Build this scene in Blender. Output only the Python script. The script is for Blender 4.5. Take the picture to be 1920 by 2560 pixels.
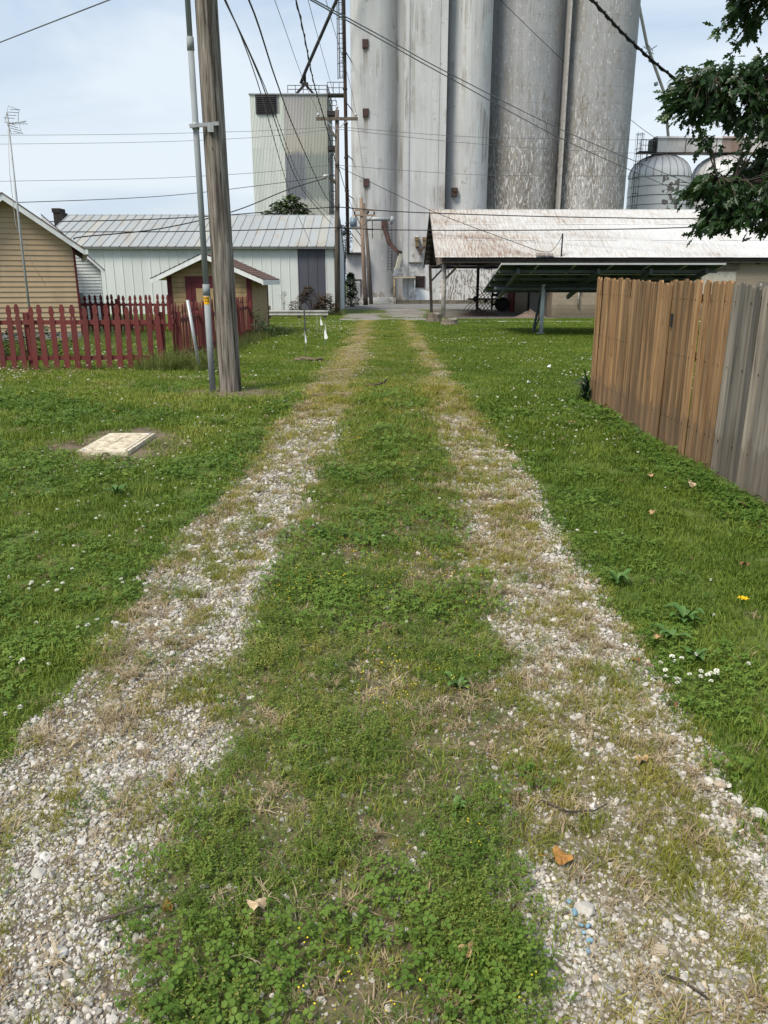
import bpy, bmesh, math, random
import numpy as np
from mathutils import Vector, Matrix, Euler
R = math.radians
rnd = random.Random(7)
for o in list(bpy.data.objects): bpy.data.objects.remove(o)
sc = bpy.context.scene
COL = sc.collection
# ------------------------------------------------------------------ camera
cam = bpy.data.objects.new('camera', bpy.data.cameras.new('camera')); COL.objects.link(cam)
cam.data.sensor_fit = 'VERTICAL'; cam.data.sensor_height = 36.0; cam.data.lens = 36.0*1924/2560
cam.location = (0, 0, 1.7); cam.rotation_euler = (R(90)-math.atan(576/1924), 0, 0)
cam.data.clip_start = .05; cam.data.clip_end = 3000
sc.camera = cam
# ------------------------------------------------------------------ light
SUN_EL, SUN_AZ = 52, 222          # azimuth clockwise from +Y: behind and a little left of the camera
sun = bpy.data.objects.new('sun', bpy.data.lights.new('sun', 'SUN')); COL.objects.link(sun)
sun.data.energy = 3.2; sun.data.angle = R(20); sun.data.color = (1, .91, .76)
d = Vector((math.sin(R(SUN_AZ))*math.cos(R(SUN_EL)), math.cos(R(SUN_AZ))*math.cos(R(SUN_EL)), math.sin(R(SUN_EL))))
sun.rotation_euler = d.to_track_quat('Z', 'Y').to_euler(); sun.location = d*200
wd = bpy.data.worlds.new('World'); sc.world = wd; wd.use_nodes = True
nt = wd.node_tree; nt.nodes.clear()
wo = nt.nodes.new('ShaderNodeOutputWorld'); bg = nt.nodes.new('ShaderNodeBackground')
sky = nt.nodes.new('ShaderNodeTexSky'); sky.sky_type = 'NISHITA'; sky.sun_disc = False
sky.sun_elevation = R(SUN_EL); sky.sun_rotation = R(SUN_AZ); sky.air_density = 1.3; sky.dust_density = 2.2
tc = nt.nodes.new('ShaderNodeTexCoord'); mp = nt.nodes.new('ShaderNodeMapping'); mp.inputs['Scale'].default_value = (1.0, 1.0, 3.6)
nt.links.new(tc.outputs['Generated'], mp.inputs['Vector'])
nz = nt.nodes.new('ShaderNodeTexNoise'); nz.inputs['Scale'].default_value = 1.7; nz.inputs['Detail'].default_value = 7; nz.inputs['Roughness'].default_value = .52
nz.inputs['Distortion'].default_value = .5
nt.links.new(mp.outputs[0], nz.inputs['Vector'])
cr = nt.nodes.new('ShaderNodeValToRGB')      # pale overcast: blue-grey veil to white cloud (values are scene radiance / strength)
cr.color_ramp.elements[0].position = .4; cr.color_ramp.elements[0].color = (4.0, 5.05, 6.4, 1)
cr.color_ramp.elements[1].position = .62; cr.color_ramp.elements[1].color = (6.3, 6.9, 7.5, 1)
nt.links.new(nz.outputs['Fac'], cr.inputs['Fac'])
mx = nt.nodes.new('ShaderNodeMix'); mx.data_type = 'RGBA'; mx.inputs['Factor'].default_value = .86
nt.links.new(sky.outputs[0], mx.inputs[6]); nt.links.new(cr.outputs[0], mx.inputs[7])
nt.links.new(mx.outputs[2], bg.inputs['Color']); bg.inputs['Strength'].default_value = .1
nt.links.new(bg.outputs[0], wo.inputs['Surface'])
vs = sc.view_settings; vs.view_transform = 'Standard'; vs.look = 'None'; vs.exposure = .46; vs.gamma = 1; vs.use_curve_mapping = False
sc.cycles.max_bounces = 6; sc.cycles.transparent_max_bounces = 6; sc.cycles.use_denoising = True

# ------------------------------------------------------------------ helpers
def worg(o):
    v = Vector((0, 0, 0))
    while o is not None: v += o.location; o = o.parent
    return v
def tag(o, label=None, cat=None, group=None, kind=None):
    if label: o['label'] = label
    if cat: o['category'] = cat
    if group: o['group'] = group
    if kind: o['kind'] = kind
    return o
def thing(name, loc, label, cat, group=None, kind=None):
    o = bpy.data.objects.new(name, None); COL.objects.link(o); o.location = loc; o.empty_display_size = .2
    return tag(o, label, cat, group, kind)
def link(name, me, mat=None, parent=None, loc=None, rot=None, scl=None):
    o = bpy.data.objects.new(name, me); COL.objects.link(o)
    if mat is not None and not me.materials: me.materials.append(mat)
    if parent is not None: o.parent = parent
    if loc is not None: o.location = Vector(loc) - (worg(parent) if parent is not None else Vector((0, 0, 0)))
    if rot is not None: o.rotation_euler = rot
    if scl is not None: o.scale = scl if hasattr(scl, '__len__') else (scl,)*3
    return o
def npmesh(name, V, F, smooth=False):
    """V (n,3); F list of (m,k) arrays or list of tuples"""
    me = bpy.data.meshes.new(name)
    if isinstance(F, list) and (not F or not isinstance(F[0], np.ndarray)):
        me.from_pydata([tuple(v) for v in V], [], F)
    else:
        V = np.asarray(V, np.float32)
        me.vertices.add(len(V)); me.vertices.foreach_set('co', V.ravel())
        tot = sum(f.size for f in F); npol = sum(len(f) for f in F)
        me.loops.add(tot); me.polygons.add(npol)
        me.loops.foreach_set('vertex_index', np.concatenate([f.ravel() for f in F]).astype(np.int32))
        cnt = np.concatenate([np.full(len(f), f.shape[1]) for f in F])
        me.polygons.foreach_set('loop_start', np.concatenate([[0], np.cumsum(cnt)[:-1]]).astype(np.int32))
        me.update(calc_edges=True); me.validate()
    if smooth: me.polygons.foreach_set('use_smooth', [True]*len(me.polygons))
    return me
class MB:
    def __init__(s): s.v = []; s.f = []; s.sm = []
    def add(s, vs, fs, smooth=False):
        b = len(s.v); s.v += [tuple(v) for v in vs]; s.f += [tuple(i+b for i in f) for f in fs]; s.sm += [smooth]*len(fs); return s
    def box(s, x0, x1, y0, y1, z0, z1):
        v = [(x, y, z) for z in (z0, z1) for y in (y0, y1) for x in (x0, x1)]
        return s.add(v, [(0, 2, 3, 1), (4, 5, 7, 6), (0, 1, 5, 4), (2, 6, 7, 3), (0, 4, 6, 2), (1, 3, 7, 5)])
    def bar(s, a, b, w, h=None, up=(0, 0, 1)):
        """square bar from a to b"""
        h = h or w; a = Vector(a); b = Vector(b); t = (b-a).normalized(); u = Vector(up)
        if abs(t.dot(u)) > .98: u = Vector((0, 1, 0))
        x = t.cross(u).normalized(); y = x.cross(t)
        v = []
        for p in (a, b):
            for i, j in ((-1, -1), (1, -1), (1, 1), (-1, 1)): v.append(p+x*(i*w/2)+y*(j*h/2))
        return s.add(v, [(3, 2, 1, 0), (4, 5, 6, 7), (0, 1, 5, 4), (1, 2, 6, 5), (2, 3, 7, 6), (3, 0, 4, 7)])
    def tube(s, pts, r, n=8, cap=True, smooth=True):
        pts = [Vector(p) for p in pts]; m = len(pts); rr = r if hasattr(r, '__len__') else [r]*m
        v = []; x = None
        for i, p in enumerate(pts):
            t = (pts[min(i+1, m-1)]-pts[max(i-1, 0)]).normalized()
            if x is None:
                u = Vector((0, 0, 1)) if abs(t.z) < .9 else Vector((0, 1, 0)); x = t.cross(u).normalized()
            else: x = (x-t*x.dot(t)).normalized()
            y = t.cross(x)
            for k in range(n):
                a = 2*math.pi*k/n; v.append(p+(x*math.cos(a)+y*math.sin(a))*rr[i])
        f = [(i*n+k, i*n+(k+1) % n, (i+1)*n+(k+1) % n, (i+1)*n+k) for i in range(m-1) for k in range(n)]
        b = len(s.v); s.add(v, f, smooth)
        if cap:
            s.f += [tuple(b+k for k in reversed(range(n))), tuple(b+(m-1)*n+k for k in range(n))]; s.sm += [False, False]
        return s
    def prism(s, poly, axis, a, b):
        """poly of 2D points extruded along axis (0,1,2) from a to b; poly in the two other axes in order"""
        def mk(p, t):
            q = list(p); q.insert(axis, t); return q
        n = len(poly); v = [mk(p, a) for p in poly]+[mk(p, b) for p in poly]
        f = [tuple(range(n)), tuple(range(2*n-1, n-1, -1))]+[(i, i+n, (i+1) % n+n, (i+1) % n) for i in range(n)]
        return s.add(v, f)
    def mesh(s, name, org=(0, 0, 0)):
        me = bpy.data.meshes.new(name); o = Vector(org)
        me.from_pydata([tuple(Vector(v)-o) for v in s.v], [], s.f)
        me.polygons.foreach_set('use_smooth', s.sm)
        bm = bmesh.new(); bm.from_mesh(me); bmesh.ops.recalc_face_normals(bm, faces=bm.faces); bm.to_mesh(me); bm.free()
        return me
    def build(s, name, mat, parent=None, loc=None):
        """geometry is in world coordinates; loc = origin of a top-level mesh"""
        org = worg(parent) if parent is not None else Vector(loc or (0, 0, 0))
        o = link(name, s.mesh(name, org), mat, parent)
        if parent is None: o.location = org
        return o
def box(*a): return MB().box(*a)

# ------------------------------------------------------------------ numpy noise
def _h(ix, iy, s):
    n = (ix.astype(np.int64)*374761393+iy.astype(np.int64)*668265263+s*1442695041) & 0x7fffffff
    n = ((n ^ (n >> 13))*1274126177) & 0x7fffffff
    return ((n ^ (n >> 16)) & 0xffff)/65535.
def vn(x, y, s=0):
    x = np.asarray(x, float); y = np.asarray(y, float)
    ix = np.floor(x); iy = np.floor(y); fx = x-ix; fy = y-iy; fx = fx*fx*(3-2*fx); fy = fy*fy*(3-2*fy)
    a = _h(ix, iy, s); b = _h(ix+1, iy, s); c = _h(ix, iy+1, s); e = _h(ix+1, iy+1, s)
    return (a*(1-fx)+b*fx)*(1-fy)+(c*(1-fx)+e*fx)*fy
def fbm(x, y, s=0, o=4):
    r = 0; a = .5; t = 0
    for i in range(o): r = r+a*vn(x*2**i+i*17.3, y*2**i+i*9.1, s+i*31); t += a; a *= .5
    return r/t
def sst(x, a, b):
    t = np.clip((x-a)/(b-a), 0, 1); return t*t*(3-2*t)

# ------------------------------------------------------------------ materials
class NT:
    def __init__(s, name):
        s.m = bpy.data.materials.new(name); s.m.use_nodes = True; s.t = s.m.node_tree; s.t.nodes.clear()
        s.out = s.t.nodes.new('ShaderNodeOutputMaterial'); s.b = s.t.nodes.new('ShaderNodeBsdfPrincipled')
        s.t.links.new(s.b.outputs[0], s.out.inputs['Surface']); s.b.inputs['Specular IOR Level'].default_value = .3
    def n(s, typ, ins={}, **props):
        x = s.t.nodes.new('ShaderNode'+typ)
        for k, v in props.items(): setattr(x, k, v)
        for k, v in ins.items(): s.put(x.inputs[k], v)
        return x
    def put(s, sock, v):
        if isinstance(v, bpy.types.NodeSocket): s.t.links.new(v, sock)
        else:
            if hasattr(v, '__len__') and len(v) == 3 and sock.type == 'RGBA': v = (*v, 1)
            sock.default_value = v
    def pos(s, scale=(1, 1, 1), rot=(0, 0, 0)):
        g = s.n('NewGeometry'); return s.n('Mapping', {'Vector': g.outputs['Position'], 'Scale': scale, 'Rotation': rot}).outputs[0]
    def obj(s, scale=(1, 1, 1)):
        g = s.n('TexCoord'); return s.n('Mapping', {'Vector': g.outputs['Object'], 'Scale': scale}).outputs[0]
    def noise(s, vec, scale, det=4, rough=.55, dist=0):
        return s.n('TexNoise', {'Vector': vec, 'Scale': scale, 'Detail': det, 'Roughness': rough, 'Distortion': dist}).outputs['Fac']
    def ramp(s, fac, stops, interp='LINEAR'):
        r = s.n('ValToRGB', {'Fac': fac}); e = r.color_ramp.elements; r.color_ramp.interpolation = interp
        while len(e) > 1: e.remove(e[-1])
        e[0].position = stops[0][0]; e[0].color = s.c4(stops[0][1])
        for p, c in stops[1:]: k = e.new(p); k.color = s.c4(c)
        return r.outputs[0]
    def c4(s, c):
        if not hasattr(c, '__len__'): c = (c, c, c)
        return (*c, 1)
    def mix(s, f, a, b, mode='MIX'):
        x = s.n('Mix', data_type='RGBA', blend_type=mode); s.put(x.inputs[0], f)
        for i, c in ((6, a), (7, b)):
            if not isinstance(c, bpy.types.NodeSocket) and not hasattr(c, '__len__'): c = (c, c, c)
            s.put(x.inputs[i], c)
        return x.outputs[2]
    def math(s, op, a, b=0.0, clamp=False):
        x = s.n('Math', operation=op, use_clamp=clamp); s.put(x.inputs[0], a); s.put(x.inputs[1], b); return x.outputs[0]
    def sep(s, v):
        return s.n('SeparateXYZ', {0: v}).outputs
    def rand(s): return s.n('ObjectInfo').outputs['Random']
    def bump(s, h, st=.3, dist=.02):
        s.put(s.b.inputs['Normal'], s.n('Bump', {'Height': h, 'Strength': st, 'Distance': dist}).outputs[0])
    def fin(s, col, rough=.8, metal=0, spec=None):
        s.put(s.b.inputs['Base Color'], col); s.put(s.b.inputs['Roughness'], rough); s.put(s.b.inputs['Metallic'], metal)
        if spec is not None: s.b.inputs['Specular IOR Level'].default_value = spec
        return s.m
def plain(name, c, rough=.7, metal=0, var=.25, scale=3, bump=.1):
    """a paint or metal with uneven tone, dirt and slight relief"""
    t = NT(name); p = t.pos(); a = t.noise(p, scale, 6, .6); b = t.noise(t.pos((1, 1, .25)), scale*5, 4, .6)
    f = t.math('MULTIPLY', a, b); dark = tuple(x*(1-var*1.6) for x in c); lite = tuple(min(1, x*(1+var*.6)) for x in c)
    t.bump(b, bump, .01)
    return t.fin(t.ramp(f, [(.1, dark), (.26, c), (.5, lite)]), rough, metal)
M = {}
M['maroon'] = plain('maroon_paint', (.095, .015, .022), .65, 0, .3, 4)
def _mar():
    t = NT('maroon_fence_paint'); g = t.pos((1, 1, .12)); n1 = t.noise(g, 60, 4, .6); n2 = t.noise(t.pos(), 2.5, 5, .6); r = t.rand()
    c = t.mix(r, (.115, .024, .024), (.165, .036, .034)); c = t.mix(t.ramp(n1, [(.5, 0), (.72, .5)]), c, (.065, .015, .015))
    chip = t.math('GREATER_THAN', t.noise(t.pos((1, 1, .4)), 26, 3, .5), .73); c = t.mix(t.math('MULTIPLY', chip, .7), c, (.3, .24, .21))
    c = t.mix(t.ramp(n2, [(.45, 0), (.75, .5)]), c, (.13, .055, .045)); t.bump(n1, .25, .004); return t.fin(c, .75)
M['picket'] = _mar()
M['white_trim'] = plain('white_trim', (.7, .72, .74), .5, 0, .12)
M['tan_siding'] = plain('tan_siding', (.43, .32, .21), .6, 0, .1, .8, .05)
M['shed_siding'] = plain('shed_siding', (.3, .215, .115), .65, 0, .2, 1.5, .08)
M['white_siding'] = plain('white_siding', (.68, .72, .74), .5, 0, .08)
def _sh():
    t = NT('shingles'); p = t.pos(); v = t.n('TexVoronoi', {'Vector': t.pos((6, 6, 6)), 'Scale': 1.0}); n = t.noise(p, 40, 4)
    c = t.mix(v.outputs['Color'], (.1, .06, .05), (.2, .12, .1)); c = t.mix(t.ramp(n, [(.3, .6), (.6, 0)]), c, (.06, .04, .035)); t.bump(n, .4, .01); return t.fin(c, .95)
M['shingle'] = _sh()
def _wood(name, stops, gray=.0, sc_=26, rr=True, bs=.5, stain=False):
    t = NT(name); g = t.pos((1, 1, .05)); n1 = t.noise(g, sc_, 7, .62, .4); n2 = t.noise(t.pos((1, 1, .18)), 5, 4, .5)
    c = t.ramp(n1, stops); r = t.rand()
    if rr: c = t.mix(1, c, t.ramp(r, [(0, (.5, .5, .5)), (.5, (.92, .9, .87)), (1, (1.3, 1.24, 1.14))]), 'MULTIPLY')
    c = t.mix(t.ramp(n2, [(.5, 0), (.8, .55)]), c, tuple(x*.45 for x in stops[1][1]))
    kn = t.n('TexVoronoi', {'Vector': t.pos((1, 1, .45)), 'Scale': 5.5}).outputs['Distance']; c = t.mix(t.ramp(kn, [(.03, .8), (.09, 0)]), c, (.035, .022, .015))
    if stain:
        z = t.sep(t.n('NewGeometry').outputs['Position'])[2]; sn = t.noise(t.pos((2, 2, .5)), 3.5, 5, .6)
        c = t.mix(t.ramp(t.math('ADD', z, t.math('MULTIPLY', sn, -.75)), [(-.55, .4), (-.3, .25), (.05, 0)]), c, (.1, .075, .055))
        nx = t.sep(t.n('NewGeometry').outputs['Position']); nl = None
    t.bump(n1, bs, .01); return t.fin(c, .85)
M['fence_brown'] = _wood('fence_brown_wood', [(.3, (.05, .03, .016)), (.4, (.19, .112, .058)), (.58, (.3, .19, .1)), (.78, (.37, .275, .175))], stain=True)
M['fence_grey'] = _wood('fence_grey_wood', [(.3, (.05, .045, .038)), (.4, (.16, .145, .128)), (.6, (.245, .228, .205)), (.8, (.33, .31, .285))], stain=True)
M['pole_wood'] = _wood('weathered_pole_wood', [(.36, (.026, .022, .019)), (.44, (.112, .096, .083)), (.54, (.195, .174, .155)), (.66, (.31, .285, .258))], sc_=24, rr=False, bs=1.0)
M['far_pole'] = _wood('far_pole_wood', [(.3, (.04, .034, .03)), (.5, (.12, .1, .085)), (.8, (.22, .19, .165))], sc_=18, rr=False)
M['tan_pole'] = _wood('tan_pole_wood', [(.3, (.08, .05, .035)), (.5, (.26, .19, .14)), (.8, (.36, .28, .22))], sc_=14, rr=False)
M['barn_wood'] = _wood('barn_wood', [(.3, (.07, .05, .04)), (.5, (.2, .16, .13)), (.8, (.32, .28, .25))], sc_=12)
M['galv'] = plain('galvanised_steel', (.34, .36, .38), .55, .35, .2, 4)
M['rail_steel'] = plain('guardrail_steel', (.4, .4, .38), .5, .3, .3, 3)
M['conduit'] = plain('grey_plastic_conduit', (.25, .275, .295), .75, 0, .12, 2)
M['dark_steel'] = plain('dark_steel', (.035, .034, .036), .6, .3, .4, 3)
M['brown_steel'] = plain('rust_brown_steel', (.065, .04, .032), .75, .1, .5, 2)
M['red_rust'] = plain('red_brown_rust', (.085, .05, .045), .8, 0, .4, 3)
M['wire'] = plain('black_wire_jacket', (.02, .02, .022), .6, 0, .2)
M['wire_grey'] = plain('bare_wire', (.14, .15, .16), .5, .3, .2)
M['insulator'] = plain('porcelain', (.5, .5, .52), .3, 0, .2)
M['lid'] = None
M['black'] = plain('black_rubber', (.02, .02, .021), .7, 0, .4)
M['flag'] = plain('white_flag_plastic', (.82, .84, .86), .45, 0, .05)
M['yellow'] = plain('yellow_sticker', (.75, .4, .01), .5, 0, .1)
M['bin'] = None
def _panel(name, a, b, c, rib=False):
    t = NT(name); r = t.rand(); k = t.ramp(r, [(0, a), (.5, b), (1, c)]); n = t.noise(t.pos((1, 1, .15)), 1.6, 5, .6)
    k = t.mix(t.ramp(n, [(.4, 0), (.8, .35)]), k, tuple(x*.72 for x in b)); k = t.mix(t.ramp(t.noise(t.pos((6, 6, .3)), 3, 3), [(.55, 0), (.8, .2)]), k, (.3, .28, .24))
    return t.fin(k, .5)
M['wall_panel'] = _panel('pale_steel_wall', (.57, .605, .615), (.59, .625, .635), (.61, .645, .655))
M['dark_panel'] = _panel('slate_steel_panel', (.075, .077, .1), (.08, .083, .108), (.085, .09, .115))
def _roofp():
    t = NT('weathered_steel_roof'); r = t.rand(); k = t.ramp(r, [(0, (.25, .285, .31)), (.45, (.31, .34, .355)), (.7, (.33, .33, .3)), (.86, (.36, .33, .24)), (1, (.38, .3, .2))], 'CONSTANT')
    k = t.mix(.66, k, (.33, .35, .365)); n = t.noise(t.pos((1.2, .35, .35)), 1.1, 6, .65)
    k = t.mix(t.ramp(n, [(.52, 0), (.72, .6)]), k, (.3, .235, .155)); k = t.mix(t.ramp(t.noise(t.pos((2, .3, .3)), 1.9, 5), [(.6, 0), (.75, .6)]), k, (.27, .15, .09))
    return t.fin(k, .6)
M['roof_panel'] = _roofp()
def _corr():
    t = NT('rusty_white_corrugated'); z = t.sep(t.n('NewGeometry').outputs['Position'])
    st = t.noise(t.pos((9, .8, 1.0), (0, 0, .12)), 1.6, 8, .78); big = t.noise(t.pos((.28, .28, .28)), 1, 4, .55)
    row = t.math('FRACT', t.math('MULTIPLY', t.math('SUBTRACT', z[1], 38.0), 1/1.84)); low = t.ramp(row, [(0, .07), (.45, .02), (1, 0)])
    left = t.ramp(z[0], [(0, 0), (1, 0)])
    lx = t.math('MULTIPLY', t.math('SUBTRACT', 15.5, z[0]), .014, False)
    f = t.math('ADD', t.math('ADD', st, t.math('MULTIPLY', t.math('SUBTRACT', big, .5), .45)), t.math('ADD', lx, t.math('MULTIPLY', low, 1.0)))
    c = t.ramp(f, [(.48, (.53, .54, .56)), (.59, (.47, .465, .46)), (.68, (.39, .36, .335)), (.75, (.27, .21, .17)), (.87, (.16, .1, .07))])
    c = t.mix(t.ramp(t.noise(t.pos((.8, .8, .8)), 3, 4), [(.4, .0), (.8, .25)]), c, (.5, .52, .55)); return t.fin(c, .65)
M['corr'] = _corr()
def _conc(name, base, lite, dark, peel):
    t = NT(name); p = t.n('NewGeometry').outputs['Position']; z = t.sep(p)[2]
    st = t.noise(t.pos((1, 1, .06)), 2.3, 8, .72, .3); fine = t.noise(t.pos((1, 1, .03)), 9, 5, .7); blot = t.noise(t.pos((1, 1, .6)), .45, 6, .6)
    c = t.ramp(st, [(.3, tuple(x*.45+y*.55 for x, y in zip(dark, base))), (.5, base), (.7, tuple(x*.6+y*.4 for x, y in zip(lite, base)))]); c = t.mix(t.ramp(fine, [(.35, .3), (.55, 0)]), c, tuple(x*.85 for x in base))
    c = t.mix(t.ramp(blot, [(.5, 0), (.75, .45)]), c, tuple(x*.62 for x in base))
    lift = t.math('FRACT', t.math('MULTIPLY', z, .82)); c = t.mix(t.ramp(lift, [(0, .22), (.035, 0), (1, 0)]), c, tuple(x*.6 for x in base))
    hn = t.noise(t.pos((.5, .5, 1.4)), 1.1, 5, .7); c = t.mix(t.ramp(hn, [(.62, 0), (.72, .5)]), c, (.24, .225, .2)); sk = t.math('MULTIPLY', t.ramp(t.noise(t.pos((.35, .35, .3)), 1, 3), [(.52, 0), (.62, 1)]), t.ramp(t.noise(t.pos((2.6, 2.6, .12)), 1.6, 5, .7), [(.48, 0), (.62, .75)])); c = t.mix(sk, c, (.2, .18, .15))
    h = t.math('MULTIPLY', t.math('SUBTRACT', 17.5, z), 1/17.5, True)
    if peel:
        h = t.math('ADD', h, t.math('MULTIPLY', t.math('SUBTRACT', t.noise(t.pos((1, 1, .25)), .3, 4), .5), .8), True)
        pn = t.noise(t.pos((3.4, 3.4, .9)), 1.7, 10, .78, .7); bigm = t.math('MULTIPLY', t.math('SUBTRACT', t.noise(t.pos((1, 1, .22)), .55, 4, .6), .5), .3); k = t.math('ADD', t.math('ADD', pn, bigm), t.math('MULTIPLY', h, .23))
        c = t.mix(t.ramp(k, [(.555, 0), (.6, .85)]), c, t.ramp(t.noise(t.pos((1, 1, .2)), 1.0, 6), [(.35, (.27, .25, .22)), (.6, (.15, .13, .105))]))
        vs2 = t.math('MULTIPLY', t.ramp(t.noise(t.pos((1, 1, .05)), 1.5, 6, .7), [(.46, 0), (.6, .75)]), h); c = t.mix(vs2, c, (.13, .115, .095))
        k2 = t.math('ADD', t.noise(t.pos((4.2, 4.2, 1.0)), 2.0, 10, .8, .6), t.math('MULTIPLY', h, .12)); c = t.mix(t.ramp(k2, [(.585, 0), (.615, .9)]), c, (.6, .605, .61))
    else:
        g = t.math('MULTIPLY', t.math('SUBTRACT', 2.6, z), .4, True)
        pn = t.math('ADD', t.noise(t.pos((1, 1, .8)), 1.3, 8, .7), t.math('MULTIPLY', g, .14)); c = t.mix(t.ramp(pn, [(.63, 0), (.67, .8)]), c, (.24, .22, .19))
        pn2 = t.math('ADD', t.noise(t.pos((1.3, 1.3, .5)), 2.1, 8, .7), t.math('MULTIPLY', g, .09)); c = t.mix(t.ramp(pn2, [(.64, 0), (.67, .8)]), c, (.66, .68, .7))
        sx = t.math('LESS_THAN', t.math('ABSOLUTE', t.math('SUBTRACT', t.sep(p)[0], t.math('ADD', -1.48, t.math('MULTIPLY', fine, .2)))), .17); run = None
        for hz in (18.5, 13.9, 9.03):      # rust runs below the three hatches
            u = t.math('MULTIPLY', t.math('SUBTRACT', hz-.25, z), .55); k_ = t.ramp(u, [(0, 0), (.01, .75), (1, 0)]); run = k_ if run is None else t.math('MAXIMUM', run, k_)
        c = t.mix(t.math('MULTIPLY', t.math('MULTIPLY', sx, run), t.ramp(st, [(.3, .5), (.6, 1)])), c, (.19, .15, .1))
        gx = t.math('GREATER_THAN', t.sep(p)[0], 2.0); lo2 = t.math('MULTIPLY', t.math('MULTIPLY', t.math('SUBTRACT', 1.45, z), 2.0, True), gx); wp_ = t.math('MULTIPLY', lo2, t.ramp(t.noise(t.pos((.8, .8, 1)), 1.4, 6, .65), [(.46, 0), (.5, .9)])); c = t.mix(wp_, c, (.7, .74, .78))
        dp = t.math('MULTIPLY', t.math('SUBTRACT', .8, t.math('ADD', z, t.math('MULTIPLY', blot, .9))), 1.4, True); c = t.mix(t.math('MULTIPLY', dp, .75), c, (.12, .11, .09))
    t.bump(fine, .2, .03); return t.fin(c, .9)
M['conc'] = _conc('white_elevator_concrete', (.47, .48, .495), (.58, .59, .6), (.3, .295, .29), False)
M['conc_peel'] = _conc('peeling_silo_concrete', (.29, .297, .315), (.38, .385, .4), (.2, .202, .21), True)
def _block():
    t = NT('tan_block'); z = t.sep(t.n('NewGeometry').outputs['Position'])[2]; n = t.noise(t.pos(), .9, 5); r = t.rand(); f = t.noise(t.pos(), 14, 5, .7)
    c = t.mix(r, (.25, .21, .165), (.285, .24, .19)); c = t.mix(t.ramp(f, [(.35, .35), (.6, 0)]), c, (.19, .16, .125))
    c = t.mix(t.ramp(t.math('ADD', z, t.math('MULTIPLY', n, .6)), [(.45, .85), (.9, .3), (1.0, 0)]), c, (.12, .1, .075)); t.bump(f, .2, .01); return t.fin(c, .9)
M['block'] = _block()
M['dark_under'] = plain('dark_roof_timber', (.05, .043, .04), .9, 0, .4, 3)
M['solar_back'] = plain('solar_backsheet', (.018, .021, .032), .5, 0, .2, 2)
M['solar_glass'] = plain('solar_glass', (.01, .015, .035), .15, 0, .1)
M['alu'] = plain('aluminium_frame', (.5, .52, .54), .4, .3, .1)
M['rack_steel'] = plain('rack_steel', (.1, .115, .13), .6, .1, .2)
def _asph(name, c, l):
    t = NT(name); a = t.noise(t.pos(), .35, 5, .6); b = t.noise(t.pos(), 9, 5, .7); k = t.mix(t.ramp(a, [(.35, 0), (.65, 1)]), c, l); k = t.mix(t.ramp(b, [(.4, .4), (.6, 0)]), k, tuple(x*.6 for x in c))
    v = t.n('TexVoronoi', {'Vector': t.n('Mapping', {'Vector': t.pos(), 'Scale': (.5, .8, 1)}).outputs[0], 'Scale': .9}, feature='DISTANCE_TO_EDGE').outputs['Distance']; k = t.mix(t.ramp(v, [(.0, .7), (.03, 0)]), k, (.05, .05, .04)); return t.fin(k, .9)
M['asphalt'] = _asph('old_asphalt', (.16, .16, .165), (.22, .22, .22))
M['apron'] = _asph('cracked_apron', (.2, .185, .165), (.3, .285, .265))
M['dirt'] = plain('bare_dirt', (.15, .115, .08), .95, 0, .4, 3, .5)
M['shedfloor'] = plain('shed_floor', (.15, .135, .12), .95, 0, .3, 1.5, .2)
M['bark'] = _wood('bark', [(.3, (.02, .016, .013)), (.5, (.07, .055, .045)), (.8, (.13, .11, .09))], sc_=20, rr=False)
M['stump'] = _wood('stump_wood', [(.3, (.05, .042, .033)), (.5, (.15, .125, .1)), (.8, (.26, .225, .19))], sc_=16, rr=False)

# ================================================================== setting: ground, drive, road
TY = [0.0, 1.4, 1.9, 2.5, 3.1, 4.0, 5.2, 6.0, 7.8, 10.8, 16.4, 22., 36.]
LO = [-1.5, -1.48, -1.45, -1.43, -1.36, -1.38, -1.46, -1.32, -1.29, -1.24, -1.24, -1.2, -1.15]
LI = [-.50, -.52, -.56, -.60, -.64, -.58, -.52, -.50, -.52, -.38, -.35, -.34, -.31]
RI = [.38, .39, .39, .50, .53, .54, .54, .52, .51, .60, .66, .68, .70]
RO = [1.2, 1.2, 1.2, 1.2, 1.215, 1.215, 1.24, 1.29, 1.32, 1.25, 1.25, 1.25, 1.28]
def tracks(x, y):
    """left track, right track, centre strip and lawn weights at ground points"""
    x = np.asarray(x, float); y = np.asarray(y, float)
    w = (fbm(x*1.7, y*1.1, 5)-.5)*.3+(fbm(x*7, y*6, 9, 3)-.5)*.26
    lo = np.interp(y, TY, LO)+w*.7; li = np.interp(y, TY, LI)+w*1.15; ri = np.interp(y, TY, RI)+w*1.15; ro = np.interp(y, TY, RO)+w*.45
    s = .05
    L = sst(x, lo-s, lo+s)*(1-sst(x, li-s*2, li+s*2)); Rr = sst(x, ri-s*2, ri+s*2)*(1-sst(x, ro-s, ro+s))
    C = sst(x, li-s, li+s)*(1-sst(x, ri-s, ri+s)); W = 1-np.clip(L+Rr+C, 0, 1)
    return L, Rr, C, W
def _lawn():
    t = NT('lawn_soil_and_turf'); p = t.pos(); a = t.noise(p, .5, 5, .6); b = t.noise(p, 7, 6, .7); c2 = t.noise(p, 40, 5, .7)
    c = t.mix(t.ramp(a, [(.35, 0), (.65, 1)]), (.095, .14, .028), (.135, .175, .04)); c = t.mix(t.ramp(b, [(.35, .6), (.6, 0)]), c, (.055, .085, .02))
    c = t.mix(t.ramp(c2, [(.5, 0), (.75, .6)]), c, (.2, .165, .085)); t.bump(c2, .6, .03); return t.fin(c, .95)
M['lawn'] = _lawn()
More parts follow.
